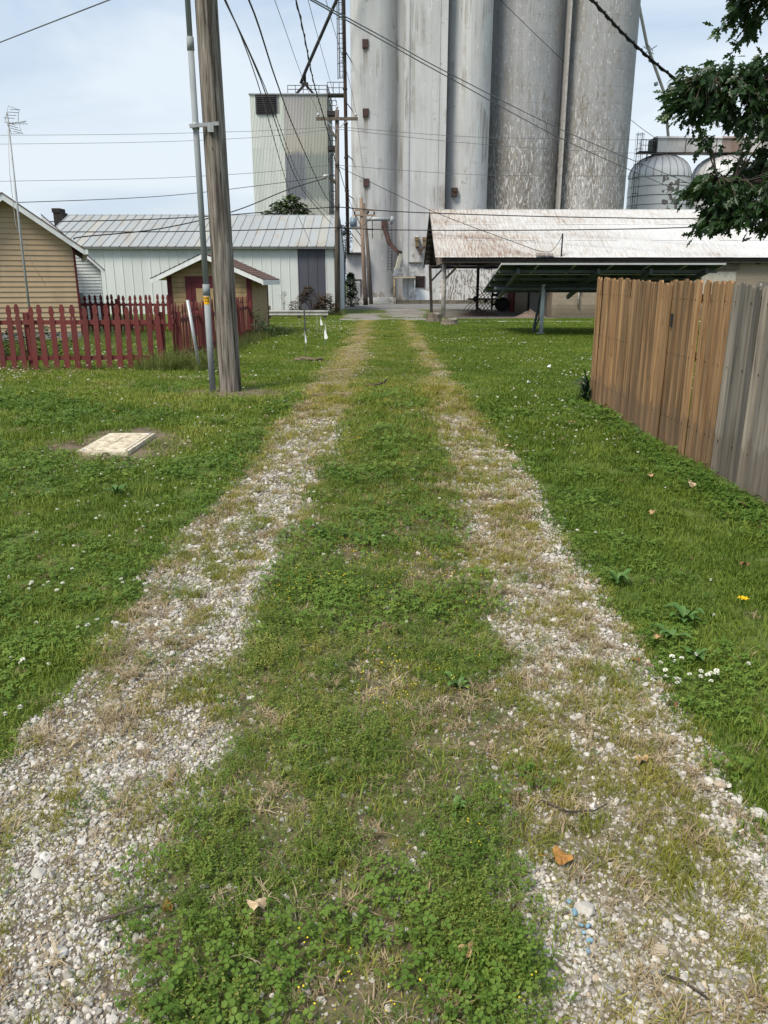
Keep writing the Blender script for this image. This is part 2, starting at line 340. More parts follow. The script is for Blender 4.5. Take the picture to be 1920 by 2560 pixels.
def _drive():
    t = NT('gravel_and_soil'); at = t.n('Attribute', attribute_name='cover').outputs['Color']; s = t.n('SeparateColor', {0: at}).outputs; p = t.pos()
    v = t.n('TexVoronoi', {'Vector': p, 'Scale': 62.0}); v2 = t.n('TexVoronoi', {'Vector': p, 'Scale': 140.0})
    g = t.ramp(v.outputs['Distance'], [(.25, (.48, .462, .43)), (.5, (.34, .32, .29)), (.62, (.14, .122, .1))]); g2 = t.ramp(v2.outputs['Distance'], [(.3, (.36, .345, .32)), (.6, (.09, .078, .065))])
    g = t.mix(t.ramp(v.outputs['Color'], [(.4, 0), (.55, 1)]), g, g2); g = t.mix(t.ramp(t.noise(p, 4, 5, .6), [(.4, 0), (.62, .6)]), g, (.12, .1, .08))
    so = t.mix(t.noise(p, 30, 5, .7), (.06, .046, .032), (.19, .15, .1)); ye = t.mix(t.noise(p, 25, 4, .7), (.16, .14, .055), (.34, .28, .13)); gr = t.mix(t.noise(p, 22, 4, .7), (.07, .1, .024), (.15, .165, .05))
    c = t.mix(s[0], so, g); c = t.mix(s[1], c, ye); c = t.mix(s[2], c, gr); t.bump(v.outputs['Distance'], .5, .01); return t.fin(c, .95)
M['drive'] = _drive()
# lawn sheet to the horizon, with a finer grid near the camera
def grid(xs, ys, zf):
    X, Y = np.meshgrid(xs, ys); V = np.stack([X, Y, zf(X, Y)], -1).reshape(-1, 3); n, m = len(ys), len(xs)
    i = np.arange(n*m).reshape(n, m); F = np.stack([i[:-1, :-1], i[:-1, 1:], i[1:, 1:], i[1:, :-1]], -1).reshape(-1, 4); return V, [F]
xs = np.unique(np.concatenate([[-1500, -600, -250, -120, -60, -35], np.arange(-20, 20.1, .5), [30, 60, 120, 250, 600, 1500]]))
ys = np.unique(np.concatenate([[-600, -200, -60, -20, -8], np.arange(-4, 50, .5), [55, 70, 100, 160, 260, 500, 900, 2000]]))
V, F = grid(xs, ys, lambda X, Y: np.zeros_like(X)); tag(link('lawn', npmesh('lawn', V, F), M['lawn']), kind='structure')
# gravel drive: two worn tracks and the strip between them
xs = np.concatenate([np.arange(-1.75, 1.55, .045)]); ys = np.concatenate([np.arange(-1.5, 12, .05), np.arange(12, 36.3, .15)])
def dz(x, y):
    L_, R_, C_, W_ = tracks(x, y); x = np.asarray(x, float); y = np.asarray(y, float)
    ok = (x > -1.7) & (x < 1.5) & (y > -1.4) & (y < 36) & (W_ < .5)
    return np.where(ok, .012+(fbm(x*3, y*3, 3)-.5)*.014+.01*C_, 0)
V, F = grid(xs, ys, lambda X, Y: dz(X, Y))
L_, R_, C_, W_ = tracks(V[:, 0], V[:, 1]); V[:, 2] = np.where(W_ > .5, -.02, V[:, 2])
me = npmesh('driveway', V, F, True); ca = me.color_attributes.new('cover', 'FLOAT_COLOR', 'POINT')
gp = sst(fbm(V[:, 0]*2.2, V[:, 1]*1.2, 21), .38, .58); far = sst(V[:, 1], 6, 16)
gr = np.clip(L_+R_, 0, 1); yel = np.clip(far*.55+R_*.15, 0, 1)*(1-gp*.4)
cov = np.stack([gr*(.3+.7*gp)*(1-.45*far), np.clip(gr*np.clip(far*.75+R_*.25, 0, 1)*(1-gp*.45), 0, 1), np.clip(C_*(.15+.75*far), 0, 1), np.ones(len(V))], -1).astype(np.float32)
ca.data.foreach_set('color', cov.ravel()); driveway = tag(link('driveway', me, M['drive']), kind='structure')
# apron, road and shed floor beyond the drive
def sheet(name, poly, z, mat, wob=.25, seed=0, kind='structure'):
    pts = []; n = len(poly)
    for i in range(n):
        a, b = Vector(poly[i]), Vector(poly[(i+1) % n]); k = max(2, int((b-a).length/.5))
        for j in range(k):
            q = a+(b-a)*j/k; w = wob*(float(fbm(np.array(q.x*1.3), np.array(q.y*1.3), seed+i))-.5)*2; nn = Vector((-(b-a).y, (b-a).x)).normalized(); q = q+nn*w; pts.append((q.x, q.y, z))
    o = link(name, npmesh(name, pts, [tuple(range(len(pts)))]), mat); return tag(o, kind=kind)
sheet('concrete_apron', [(-2.1, 36), (2.1, 35.8), (2.6, 42), (2.3, 49), (1.2, 52), (-.4, 52), (.3, 44.5), (-2.4, 43)], .014, M['apron'], .5, 3)
road = tag(box(-90, 90, 52.2, 62.6, -.2, .03).build('road', M['asphalt']), kind='structure')
sheet('gravel_shoulder', [(-30, 50.6), (40, 50.6), (40, 52.2), (-30, 52.2)], .008, M['apron'], .3, 8)
sheet('gravel_path', [(3.2, 34.9), (26, 34.7), (26, 35.35), (3.4, 35.4)], .012, plain('white_gravel', (.62, .61, .58), .95, 0, .25, 12), .12, 5)
sheet('shed_floor', [(2.9, 37.2), (8.1, 37.4), (8.2, 50), (2.7, 49.5)], .018, M['shedfloor'], .2, 6)
for i, (x, y, rx, ry) in enumerate([(-2.35, 12.25, .95, .6), (-2.9, 8.2, .75, 1.05), (-3.45, 3.55, .2, .16), (-1.75, 17.5, .5, .4), (-8.5, 14.9, 4.2, .28)]):
    pts = [(x+rx*math.cos(a)*(.75+.5*rnd.random()), y+ry*math.sin(a)*(.75+.5*rnd.random()), .006) for a in np.linspace(0, 2*math.pi, 26)[:-1]]
    if i < 4: tag(link('bare_soil', npmesh('bare_soil', pts, [tuple(range(25))]), M['dirt']), kind='structure')

# ================================================================== grain elevator (concrete)
el = thing('grain_elevator', (2.9, 64, 0), 'tall white concrete grain elevator with two round silos either side of a flat headhouse wall', 'grain elevator')
def silo(mb, x, y, r, z0, z1, n=64, a0=0, a1=2*math.pi):
    vs_ = [(x+r*math.cos(2*math.pi*k/n), y+r*math.sin(2*math.pi*k/n), z) for z in (z0, z1) for k in range(n)]
    return mb.add(vs_, [(k, (k+1) % n, n+(k+1) % n, n+k) for k in range(n)], True).add(vs_[n:], [tuple(range(n))])
EY = 66.0
silo(MB(), -.79, EY, 1.76, 0, 31).build('silo', M['conc'], el); silo(MB(), 6.42, EY, 1.76, 0, 31).build('silo', M['conc'], el)
hw = box(1.47, 4.66, 63.6, 69.5, 0, 33).build('headhouse_wall', M['conc'], el)
box(.3, 1.467, 65.6, 69, 0, 31).build('recess_wall', M['conc'], el); box(4.663, 6.0, 65.6, 69, 0, 31).build('recess_wall', M['conc'], el)
box(1.86, 1.93, 63.56, 63.598, .6, 32).build('corner_seam', M['galv'], el); box(4.1, 4.13, 63.57, 63.598, 2.2, 32).build('corner_seam', M['galv'], el)
plinth = MB().box(-3.0, .9, 62.9, 66, 0, .48).build('plinth', M['conc'], el)
MB().box(.905, 9.0, 63.05, 66, 0, .3).build('plinth', plain('stained_concrete', (.14, .125, .1), .95, 0, .5, 2, .4), el)
MB().box(-2.95, -1.35, 63.55, 66.5, .482, 3.9).build('annex_wall', M['conc'], el)
MB().box(4.67, 8.9, 63.35, 66.5, .3, 2.6).build('base_wall', M['conc_peel'], el)
dr = MB().box(-2.42, -1.88, 63.49, 63.548, .5, 1.74).build('door', plain('grey_door', (.36, .38, .4), .6, 0, .2, 4), el)
MB().box(-2.36, -1.94, 63.47, 63.488, 1.2, 1.62).box(-2.36, -1.94, 63.47, 63.488, .6, 1.1).build('door_panel', M['galv'], dr)
MB().box(-2.52, -2.423, 63.46, 63.549, .485, 1.8).box(-1.877, -1.78, 63.46, 63.549, .485, 1.8).box(-2.52, -1.78, 63.455, 63.549, 1.8, 1.88).build('door_frame', M['brown_steel'], el)
wn = box(2.47, 3.17, 63.55, 63.597, 1.3, 2.06).build('window', M['black'], el)
mb = MB().box(2.4, 2.469, 63.52, 63.598, 1.24, 2.13).box(3.171, 3.24, 63.52, 63.598, 1.24, 2.13).box(2.47, 3.17, 63.52, 63.598, 1.24, 1.299).box(2.47, 3.17, 63.52, 63.598, 2.061, 2.13); mb.build('window_frame', M['red_rust'], wn)
mb = MB()
for i in range(1, 5): mb.box(2.47+.14*i-.012, 2.47+.14*i+.012, 63.53, 63.549, 1.3, 2.06)
mb.box(2.47, 3.17, 63.525, 63.529, 1.55, 1.575).bar((2.45, 63.51, 1.82), (3.2, 63.51, 1.98), .03); mb.build('window_bar', M['brown_steel'], wn)
for z in (18.5, 13.9, 9.03):
    MB().box(-1.6, -1.15, 64.15, 64.7, z-.28, z+.28).build('hatch', M['red_rust'], el)
MB().box(5.25, 5.68, 64.0, 64.8, 8.05, 8.65).box(5.3, 5.63, 63.95, 63.999, 8.35, 8.5).build('vent_hood', M['brown_steel'], el)
# brown spout, pale chute, platform
MB().box(-.2, .28, 62.9, 65, 5.72, 6.25).build('spout_head', M['red_rust'], el)
MB().bar((.02, 63.1, 5.8), (.42, 63, 4.5), .34, .3).bar((.42, 63, 4.55), (1.16, 62.8, 3.78), .3, .28).build('spout', M['red_rust'], el)
MB().bar((1.05, 62.75, 3.85), (1.38, 62.75, 3.78), .3, .34).build('spout_joint', M['dark_steel'], el)
MB().bar((1.28, 62.7, 3.75), (.98, 62.6, 2.55), .3, .26).build('pale_chute', plain('pale_chute_metal', (.45, .43, .36), .6, .2, .25, 4), el)
MB().bar((1.0, 62.55, 2.6), (.8, 62.5, 2.1), .26, .24).build('chute_boot', M['galv'], el)
pf = box(.75, 2.45, 62.4, 63.55, 1.96, 2.06).build('platform', plain('yellowed_steel', (.42, .36, .24), .7, 0, .35, 3), el)
mb = MB()
for x in (.8, 1.45, 2.4): mb.tube([(x, 62.45, 2.06), (x, 62.45, 2.72)], .025, 6)
for z in (2.38, 2.7): mb.tube([(.8, 62.45, z), (2.42, 62.45, z)], .022, 6).tube([(2.42, 62.45, z), (2.42, 63.5, z)], .022, 6)
mb.build('railing', M['galv'], pf)
MB().tube([(.8, 62.5, .02), (.8, 62.5, 1.958)], .045, 8).build('platform_post', plain('rusty_yellow_post', (.4, .3, .16), .8, 0, .4, 4), el)
MB().tube([(2.4, 62.5, .02), (2.4, 62.5, 1.958)], .035, 8).build('platform_post', M['galv'], el)
# twin spout boxes joining
for x in (2.56, 3.16):
    MB().box(x-.17, x+.17, 63.1, 63.55, 4.75, 5.0).box(x-.12, x+.12, 63.15, 63.56, 4.3, 4.75).build('spout_box', plain('ochre_rust', (.17, .125, .07), .8, 0, .4, 4), el)
MB().bar((2.56, 63.3, 4.35), (2.84, 63.3, 3.95), .16).bar((3.16, 63.3, 4.35), (2.88, 63.3, 3.95), .16).bar((2.86, 63.3, 4.0), (2.86, 63.3, 3.7), .2).build('y_spout', M['red_rust'], el)
def ladder(x, y, z0, z1, w=.28, name='ladder', mat='galv', par=el, step=.22):
    mb = MB().tube([(x-w/2, y, z0), (x-w/2, y, z1)], .022, 6).tube([(x+w/2, y, z0), (x+w/2, y, z1)], .022, 6)
    z = z0+.1
    while z < z1: mb.tube([(x-w/2, y, z), (x+w/2, y, z)], .014, 5); z += step
    return mb.build(name, M[mat], par)
ladder(2.86, 63.45, 2.55, 3.7); ladder(.46, 62.95, 2.5, 6.1, .3, mat='dark_steel')
MB().tube([(-1.5, 63.0, 6.3), (.55, 63.0, 6.3)], .15, 12).tube([(.5, 63, 6.3), (.78, 63.1, 6.3)], [.24, .16], 12).tube([(.6, 63, 6.35), (.6, 63, 5.95)], [.2, .1], 10).build('dust_duct', M['galv'], el)
MB().bar((-.9, 63.0, 6.2), (-.9, 63.3, 4.9), .06).build('duct_bracket', M['dark_steel'], el)
MB().box(1.95, 3.0, 63.4, 63.59, 3.1, 3.17).build('canopy_ledge', plain('mossy_ledge', (.1, .095, .07), .9), el)
# annex platform and leg
MB().box(-3.05, -1.55, 62.9, 63.54, 3.72, 3.86).build('annex_platform', M['dark_steel'], el)
mb = MB().bar((-2.7, 63, 3.86), (-2.7, 63, 5.6), .06).bar((-1.6, 63, 3.86), (-1.6, 63, 5.8), .05).bar((-2.7, 63, 5.5), (-1.7, 63.1, 4.2), .05).bar((-2.2, 63, 5.6), (-1.55, 63.1, 4.8), .05).bar((-2.75, 63, 5.6), (-1.3, 63, 5.6), .09); mb.build('steel_bracing', M['dark_steel'], el)
leg = thing('elevator_leg', (-2.85, 62.9, 0), 'dark brown vertical leg pipe rising beside the left concrete silo', 'pipe')
MB().tube([(-2.78, 62.85, 3.86), (-2.92, 62.85, 30)], .13, 12).build('pipe', M['brown_steel'], leg)
for z in (6, 8.3, 10.6, 12.9, 15.2, 17.5, 19.8, 22): MB().tube([(-2.79-.0054*(z-3.86), 62.85, z-.05), (-2.79-.0054*(z-3.86), 62.85, z+.05)], .17, 10).build('flange', M['dark_steel'], leg)
for z in (7.2, 8.0, 10.8, 14.3, 17.6): MB().bar((-2.75, 62.9, z), (-2.3, 66.6, z), .05).build('wall_bracket', M['dark_steel'], leg)
MB().bar((-2.7, 63.2, 7), (-2.7, 63.2, 8.2), .05).build('bracket_post', M['dark_steel'], leg)
# caged ladder hanging beside the leg
cg = thing('caged_ladder', (-3.05, 62.6, 16.2), 'dark caged ladder hanging in the sky left of the leg pipe', 'ladder')
def cage(par, x, y, z0, z1, r=.28, nb=5, step=.95):
    mb = MB()
    for k in range(nb+1):
        a = math.pi*(1+k/nb); mb.tube([(x+r*math.cos(a), y+r*math.sin(a)*1.2, z0), (x+r*math.cos(a), y+r*math.sin(a)*1.2, z1)], .014, 4)
    mb.build('cage_bar', M['dark_steel'], par); z = z0
    while z <= z1+.01:
        MB().tube([(x+r*math.cos(math.pi*(1+k/8)), y+r*math.sin(math.pi*(1+k/8))*1.2, z) for k in range(9)], .025, 5).build('cage_hoop', M['dark_steel'], par); z += step
cage(cg, -3.08, 62.6, 15.8, 30); ladder(-3.08, 62.6, 15.9, 30, .3, 'rails_and_rungs', 'dark_steel', cg, .3)
for z in (17, 20): MB().bar((-3.08, 62.62, z), (-2.9, 62.8, z), .04).build('stand_off', M['dark_steel'], cg)
# two big peeling silos
for i, (x, lab) in enumerate([(11.2, 'dark grey concrete silo with peeling paint, next to the white elevator'), (16.95, 'rightmost big concrete silo with peeling white flakes, beside open sky')]):
    s_ = thing('concrete_silo', (x, 69.3, 0), lab, 'silo', 'big peeling concrete silos')
    silo(MB(), x, 69.3, 3.06, 0, 31).build('wall', M['conc_peel'], s_)
    mb = MB()
    for k in range(26): mb.tube([(x+3.065*math.cos(2*math.pi*j/40), 69.3+3.065*math.sin(2*math.pi*j/40), 1.2*k+.6) for j in range(20, 41)], .006, 4)
    mb.build('pour_joint', M['conc_peel'], s_)
    if i == 0: MB().box(x+2.82, x+2.97, 66.35, 67.3, 0, 31).build('joint_strip', plain('joint_concrete', (.36, .35, .34), .9), s_)

# ================================================================== steel clad tower
tw = thing('clad_tower', (-7.4, 66, 0), 'pale green ribbed steel tower with black louvre and grey weathered sheets', 'tower')
def _tw():
    t = NT('tower_cladding'); g = t.sep(t.n('NewGeometry').outputs['Position']); r = t.rand(); nx = t.noise(t.pos((3, 1, .03)), 1.2, 4, .6)
    pale = t.mix(r, (.56, .6, .57), (.63, .655, .63)); grey = t.ramp(nx, [(.3, (.26, .265, .28)), (.5, (.4, .39, .38)), (.7, (.52, .52, .48))])
    low = t.ramp(t.math('ADD', t.math('MULTIPLY', g[2], .05), t.math('MULTIPLY', t.noise(t.pos((4, 1, .2)), 1, 3), .04)), [(.36, (.5, .5, .46)), (.41, (.46, .46, .44)), (.425, (.13, .15, .19)), (.58, (.17, .19, .225)), (.6, (.46, .43, .38)), (.68, (.44, .43, .42)), (.8, (.36, .35, .37))])
    gr = t.mix(.82, grey, low); gr = t.mix(t.math('MULTIPLY', t.math('GREATER_THAN', g[0], -6.2), .45), gr, (.34, .39, .33)); m = t.math('MULTIPLY', t.math('GREATER_THAN', g[0], -7.78), t.math('GREATER_THAN', g[2], 6.1)); c = t.mix(m, pale, gr)
    c = t.mix(t.ramp(t.noise(t.pos((1, 1, .1)), 3, 4), [(.55, 0), (.8, .3)]), c, (.3, .3, .26)); return t.fin(c, .6)
M['tower'] = _tw()
pm = MB(); wv = .46
for k in range(4):
    x = k*wv/4; pm.add([(x, 0, 0), (x+.03, -.045, 0), (x+.07, -.045, 0), (x+.1, 0, 0), (x+wv/4, 0, 0), (x, 0, 1), (x+.03, -.045, 1), (x+.07, -.045, 1), (x+.1, 0, 1), (x+wv/4, 0, 1)], [(i, i+1, i+6, i+5) for i in range(4)])
pme = pm.mesh('cladding_sheet')
hs = [0, 3.1, 6.1, 8.9, 11.7, 15.5]
for i in range(13):
    for j in range(5):
        x = -10.36+i*wv
        if j == 4 and -9.95 < x < -8.5: zz = (11.7, 14.1)
        else: zz = (hs[j], hs[j+1])
        o = link('cladding_sheet', pme, M['tower'], tw, (x, 66-.004*j, zz[0]), None, (.995, 1, zz[1]-zz[0]+.05))
MB().box(-10.37, -4.38, 66.02, 72, 0, 15.48).build('tower_core', plain('tower_side_steel', (.28, .29, .28), .7, 0, .2), tw)
lv = box(-9.88, -8.34, 65.9, 66.01, 14.1, 15.47).build('louvre', M['black'], tw)
mb = MB()
for k in range(9): mb.add([(-9.84, 65.8, 14.16+k*.143), (-8.38, 65.8, 14.16+k*.143), (-8.38, 65.895, 14.26+k*.143), (-9.84, 65.895, 14.26+k*.143), (-9.84, 65.8, 14.14+k*.143), (-8.38, 65.8, 14.14+k*.143)], [(0, 1, 2, 3), (4, 5, 1, 0)])
mb.build('louvre_slat', plain('dark_louvre', (.03, .028, .035), .5), lv)
MB().box(-10.42, -4.33, 65.85, 72.1, 15.485, 15.56).build('roof_edge', M['galv'], tw)
def rail(par, a, b, h=.62, n=5, name='railing'):
    a = Vector(a); b = Vector(b); mb = MB()
    for k in range(n+1): p = a+(b-a)*k/n; mb.bar(p, p+Vector((0, 0, h)), .04)
    for z in (h*.5, h): mb.bar(a+Vector((0, 0, z)), b+Vector((0, 0, z)), .04)
    return mb.build(name, M['dark_steel'], par)
rail(tw, (-7.4, 65.95, 15.57), (-4.4, 65.95, 15.57), .55); rail(tw, (-4.35, 66, 15.57), (-4.35, 71, 15.57), .62)
MB().bar((-6.85, 66.4, 15.57), (-6.15, 66.4, 16.25), .16).bar((-5.4, 66.4, 15.57), (-6.05, 66.4, 16.25), .16).box(-6.35, -5.85, 66.2, 66.6, 16.2, 16.4).tube([(-6.1, 66.4, 16.4), (-6.1, 66.4, 16.95)], .1, 10).build('distributor_frame', M['dark_steel'], tw)
MB().tube([(-6.42, 66.4, 16.35), (-5.95, 66, 17.2), (-3.0, 63.6, 21.9), (-.4, 62.6, 26.2)], .12, 10).build('spout_pipe', M['dark_steel'], tw)
cw = box(-4.3, -2.95, 65.2, 66.1, 15.3, 15.42).build('catwalk', M['dark_steel'], tw); rail(cw, (-4.3, 65.2, 15.42), (-2.95, 65.2, 15.42), .75, 3)
for z, dx in ((14.0, .75), (11.55, .75), (6.35, .75)):
    q = box(-4.37, -4.37+dx, 65.6, 66.8, z, z+.3).build('side_platform', M['dark_steel'], tw); rail(q, (-4.3, 65.6, z+.3), (-3.65, 65.6, z+.3), .7, 2)
    MB().bar((-4.36, 65.7, z-.7), (-3.7, 65.7, z), .06).build('platform_brace', M['dark_steel'], tw)
cage(tw, -4.0, 66.3, 2, 11.3, .26, 4, 1.1); ladder(-4.0, 66.3, 1, 11.4, .3, 'tower_ladder', 'dark_steel', tw, .3)
MB().box(-4.375, -4.24, 65.96, 66.3, 0, 6.3).build('corner_trim', M['brown_steel'], tw)
mb = MB()
for z in (8.0, 9.2, 10.4, 7.0): mb.bar((-4.37, 65.98, z+.5), (-4.15, 65.98, z), .05)
mb.build('trim_bracket', M['brown_steel'], tw)

# ================================================================== domed steel bins with conveyor on top
def _bin():
    t = NT('bin_steel'); p = t.pos(); n = t.noise(t.pos((1, 1, .3)), .8, 5, .6); c = t.mix(n, (.5, .51, .53), (.66, .67, .69)); g = t.sep(t.n('NewGeometry').outputs['Position'])
    near = t.math('LESS_THAN', t.math('ABSOLUTE', t.math('SUBTRACT', g[0], 26.0)), .8)
    near = t.math('MULTIPLY', near, t.math('LESS_THAN', g[2], 10.85)); pt = t.math('MULTIPLY', near, t.math('GREATER_THAN', t.math('ADD', t.noise(t.pos((1, 1, 1.3)), 1.6, 3, .5), t.math('MULTIPLY', t.math('SINE', t.math('MULTIPLY', g[2], 8.0)), .07)), .535)); c = t.mix(pt, c, (.14, .125, .125))
    top = t.math('MULTIPLY', t.math('SUBTRACT', g[2], 11.6), .8, True); c = t.mix(t.math('MULTIPLY', top, t.noise(t.pos((1, 1, .4)), 2.5, 4)), c, (.17, .12, .1)); return t.fin(c, .5, .1)
M['bin'] = _bin()
for x, lab in ((25.8, 'left domed grey steel grain bin with dark peeled patches'), (31.75, 'right domed steel grain bin half hidden by the oak branches')):
    b_ = thing('grain_bin', (x, 78, 0), lab, 'grain bin', 'domed steel grain bins'); r0 = 2.8
    for k in range(14):
        z0 = .8*k-.3
        silo(MB(), x, 78, r0-(.02 if k % 2 else 0), max(0, z0), z0+.8, 48).build('wall_ring', M['bin'], b_)
        MB().tube([(x+(r0+.01)*math.cos(a), 78+(r0+.01)*math.sin(a), z0+.8) for a in np.linspace(math.pi, 2*math.pi, 25)], .022, 5).build('hoop', M['dark_steel'], b_)
    mb = MB()
    for k in range(14):
        for j in range(7): a = math.pi*(1+(j+.5*(k % 2))/7); mb.bar((x+r0*math.cos(a), 78+r0*math.sin(a), .8*k), (x+r0*math.cos(a), 78+r0*math.sin(a), .8*k+.48), .03)
    mb.build('seam', M['bin'], b_)
    prof = [(r0, 10.9), (r0*.985, 11.3), (r0*.93, 11.75), (r0*.83, 12.15), (r0*.68, 12.5), (r0*.48, 12.78), (.5, 12.98), (.05, 13.0)]
    n = 48; vs_ = [(x+r*math.cos(2*math.pi*k/n), 78+r*math.sin(2*math.pi*k/n), z) for r, z in prof for k in range(n)]
    dm = MB().add(vs_, [(i*n+k, i*n+(k+1) % n, (i+1)*n+(k+1) % n, (i+1)*n+k) for i in range(len(prof)-1) for k in range(n)], True).build('dome', M['bin'], b_)
    for k in range(24):
        a = 2*math.pi*k/24; MB().tube([(x+(r+.02)*math.cos(a), 78+(r+.02)*math.sin(a), z+.02) for r, z in prof[:-1]], .035, 4).build('dome_rib', M['galv'], dm)
cv = thing('conveyor_housing', (25, 77, 13), 'long rusty white conveyor housing running across the bin domes', 'conveyor')
def _cvm():
    t = NT('rusty_white_housing'); n = t.noise(t.pos((1.2, 1, .5)), .8, 6, .65); g = t.sep(t.n('NewGeometry').outputs['Position'])[0]
    c = t.ramp(n, [(.4, (.52, .52, .54)), (.6, (.4, .37, .36)), (.75, (.2, .1, .07))]); b = t.math('LESS_THAN', t.math('ABSOLUTE', t.math('SUBTRACT', g, 31.6)), .9); c = t.mix(t.math('MULTIPLY', b, .7), c, (.14, .065, .045)); return t.fin(c, .7)
M['cv'] = _cvm()
mb = MB().box(24.9, 42, 76.6, 78.4, 13.0, 14.15); mb.build('housing_box', M['cv'], cv)
mb = MB().add([(24.85+(x)*1.0, 77.5+1.02*math.cos(a), 14.15+.28*math.sin(a)) for x in (0, 17.2) for a in np.linspace(0, math.pi, 9)], [(i, i+1, i+10, i+9) for i in range(8)]+[tuple(range(9)), tuple(range(17, 8, -1))]); mb.build('rounded_roof', M['cv'], cv)
MB().box(24.5, 24.898, 76.8, 78.2, 13.1, 14.2).build('end_hood', M['dark_steel'], cv)
mb = MB()
for x in (27.4, 30.2, 33, 35.8): mb.box(x, x+.05, 76.56, 76.598, 13.0, 14.15)
mb.box(24.9, 42, 76.55, 76.597, 12.92, 12.998); mb.build('housing_seam', M['brown_steel'], cv)
bl = thing('bin_ladder', (23.2, 77, 0), 'caged ladder with small platform left of the domed bin', 'ladder')
cage(bl, 23.3, 76.9, 2, 14.6, .36, 5, 1.25); ladder(23.3, 76.9, 0, 14.7, .36, 'rails_and_rungs', 'dark_steel', bl, .35)
q = box(23.3, 24.85, 76.7, 77.9, 13.0, 13.12).build('platform', M['dark_steel'], bl); rail(q, (23.35, 76.7, 13.12), (24.8, 76.7, 13.12), .95, 3)
MB().bar((24.05, 76.8, 11.2), (24.05, 76.8, 13), .09).bar((23.7, 76.8, 10.4), (24.6, 76.8, 13), .06).build('platform_brace', M['dark_steel'], bl)
sp = thing('grain_spout', (25.6, 77.5, 14.4), 'long thin pale spout pipe slanting down from the silo top to the bins', 'pipe')
MB().tube([(26.1, 77.5, 14.3), (24.9, 76, 17.6), (22.4, 74.2, 21.0), (18.2, 70.5, 29.5)], .13, 10).build('pipe', plain('pale_spout', (.42, .41, .4), .6, .1, .25), sp)
mb = MB()
for t_ in (.25, .6, .85): c = Vector((26.1, 77.5, 14.3)).lerp(Vector((22.4, 74.2, 21)), t_); e = Vector((-3.7, -3.3, 6.7)).normalized(); mb.tube([c-e*.12, c+e*.12], .17, 10)
mb.build('coupling', M['galv'], sp)
MB().bar((22.2, 74.0, 20.3), (23.3, 74.4, 21.0), .07).bar((22.1, 74.2, 20.9), (23.0, 74.1, 20.3), .06).bar((22.9, 74, 20.5), (22.2, 74, 21.2), .05).build('guy_bracket', M['galv'], sp)

# ================================================================== white steel building
wb = thing('steel_building', (-10, 43.5, 0), 'long pale blue-white steel building with weathered low gable roof', 'building')
WX0, WX1, WY0, WY1, WE, WR = -18.6, -2.65, 43.5, 53.5, 3.52, 5.4
def seam_sheet(w, L_, rib=.035):
    return MB().add([(0, 0, 0), (.02, 0, rib), (.05, 0, rib), (.07, 0, 0), (w, 0, 0), (0, L_, 0), (.02, L_, rib), (.05, L_, rib), (.07, L_, 0), (w, L_, 0)], [(i, i+1, i+6, i+5) for i in range(4)])
n = 32; w = (WX1-WX0)/n
wp = seam_sheet(w, WE, .025).mesh('wall_panel'); wpd = wp.copy(); 
for i in range(n):
    x = WX0+i*w; dark = -4.45 < x+w/2 < -3.35
    link('dark_wall_panel' if dark else 'wall_panel', wpd if dark else wp, M['dark_panel' if dark else 'wall_panel'], wb, (x, WY0, 0), (R(90), 0, 0))
MB().prism([(WY0+.02, 0), (WY1, 0), (WY1, WE-.05), ((WY0+WY1)/2, WR-.06), (WY0+.02, WE-.05)], 0, WX0+.05, WX1-.03).build('inner_wall', M['wall_panel'], wb)
ep = seam_sheet(.5, 1, .025).mesh('end_panel')
for k in range(20):
    y = WY0+k*.5; h = WE+(WR-WE)*(1-abs(y+.25-48.5)/5)-.1; link('end_panel', ep, M['wall_panel'], wb, (WX1, y, 0), (R(90), 0, R(90)), (1, h, 1))
sl = math.atan2(WR-WE, 5.0); sL = 5.25/math.cos(sl)
rp = seam_sheet(w, sL, .04).mesh('roof_panel'); rb = seam_sheet(w, sL, .04).mesh('roof_panel_back')
for i in range(n):
    x = WX0+i*w
    link('roof_panel', rp, M['roof_panel'], wb, (x, WY0-.25, WE+.02-.05), (sl, 0, 0))
    link('roof_panel', rp, M['roof_panel'], wb, (x+w, WY1+.25, WE+.02-.05), (sl, 0, math.pi))
MB().box(WX0, WX1+.02, WY0-.32, WY0-.22, WE-.16, WE-.04).build('gutter', plain('dark_gutter', (.12, .125, .13), .5), wb)
MB().box(WX0, WX1+.02, 48.42, 48.58, WR+.02, WR+.07).build('ridge_cap', M['galv'], wb)
MB().box(WX1-.02, WX1+.05, WY0-.06, WY0-.005, 0, WE-.16).box(WX1-.02, WX1+.06, WY1, WY1+.06, 0, WE-.1).build('corner_trim', M['dark_panel'], wb)
MB().prism([(WY0-.26, WE-.08), (48.5, WR-.03), (WY1+.26, WE-.08), (WY1+.26, WE-.2), (48.5, WR-.15), (WY0-.26, WE-.2)], 0, WX1+.022, WX1+.06).build('rake_trim', M['galv'], wb)
ch = thing('brick_chimney', (-20.4, 52, 0), 'dark brick chimney poking up behind the left end of the steel roof', 'chimney')
MB().box(-20.75, -20.15, 51.6, 52.4, 0, 5.85).box(-20.8, -20.3, 51.55, 52.45, 5.85, 6.1).build('stack', plain('dark_brick', (.03, .024, .025), .9, 0, .4, 8), ch)

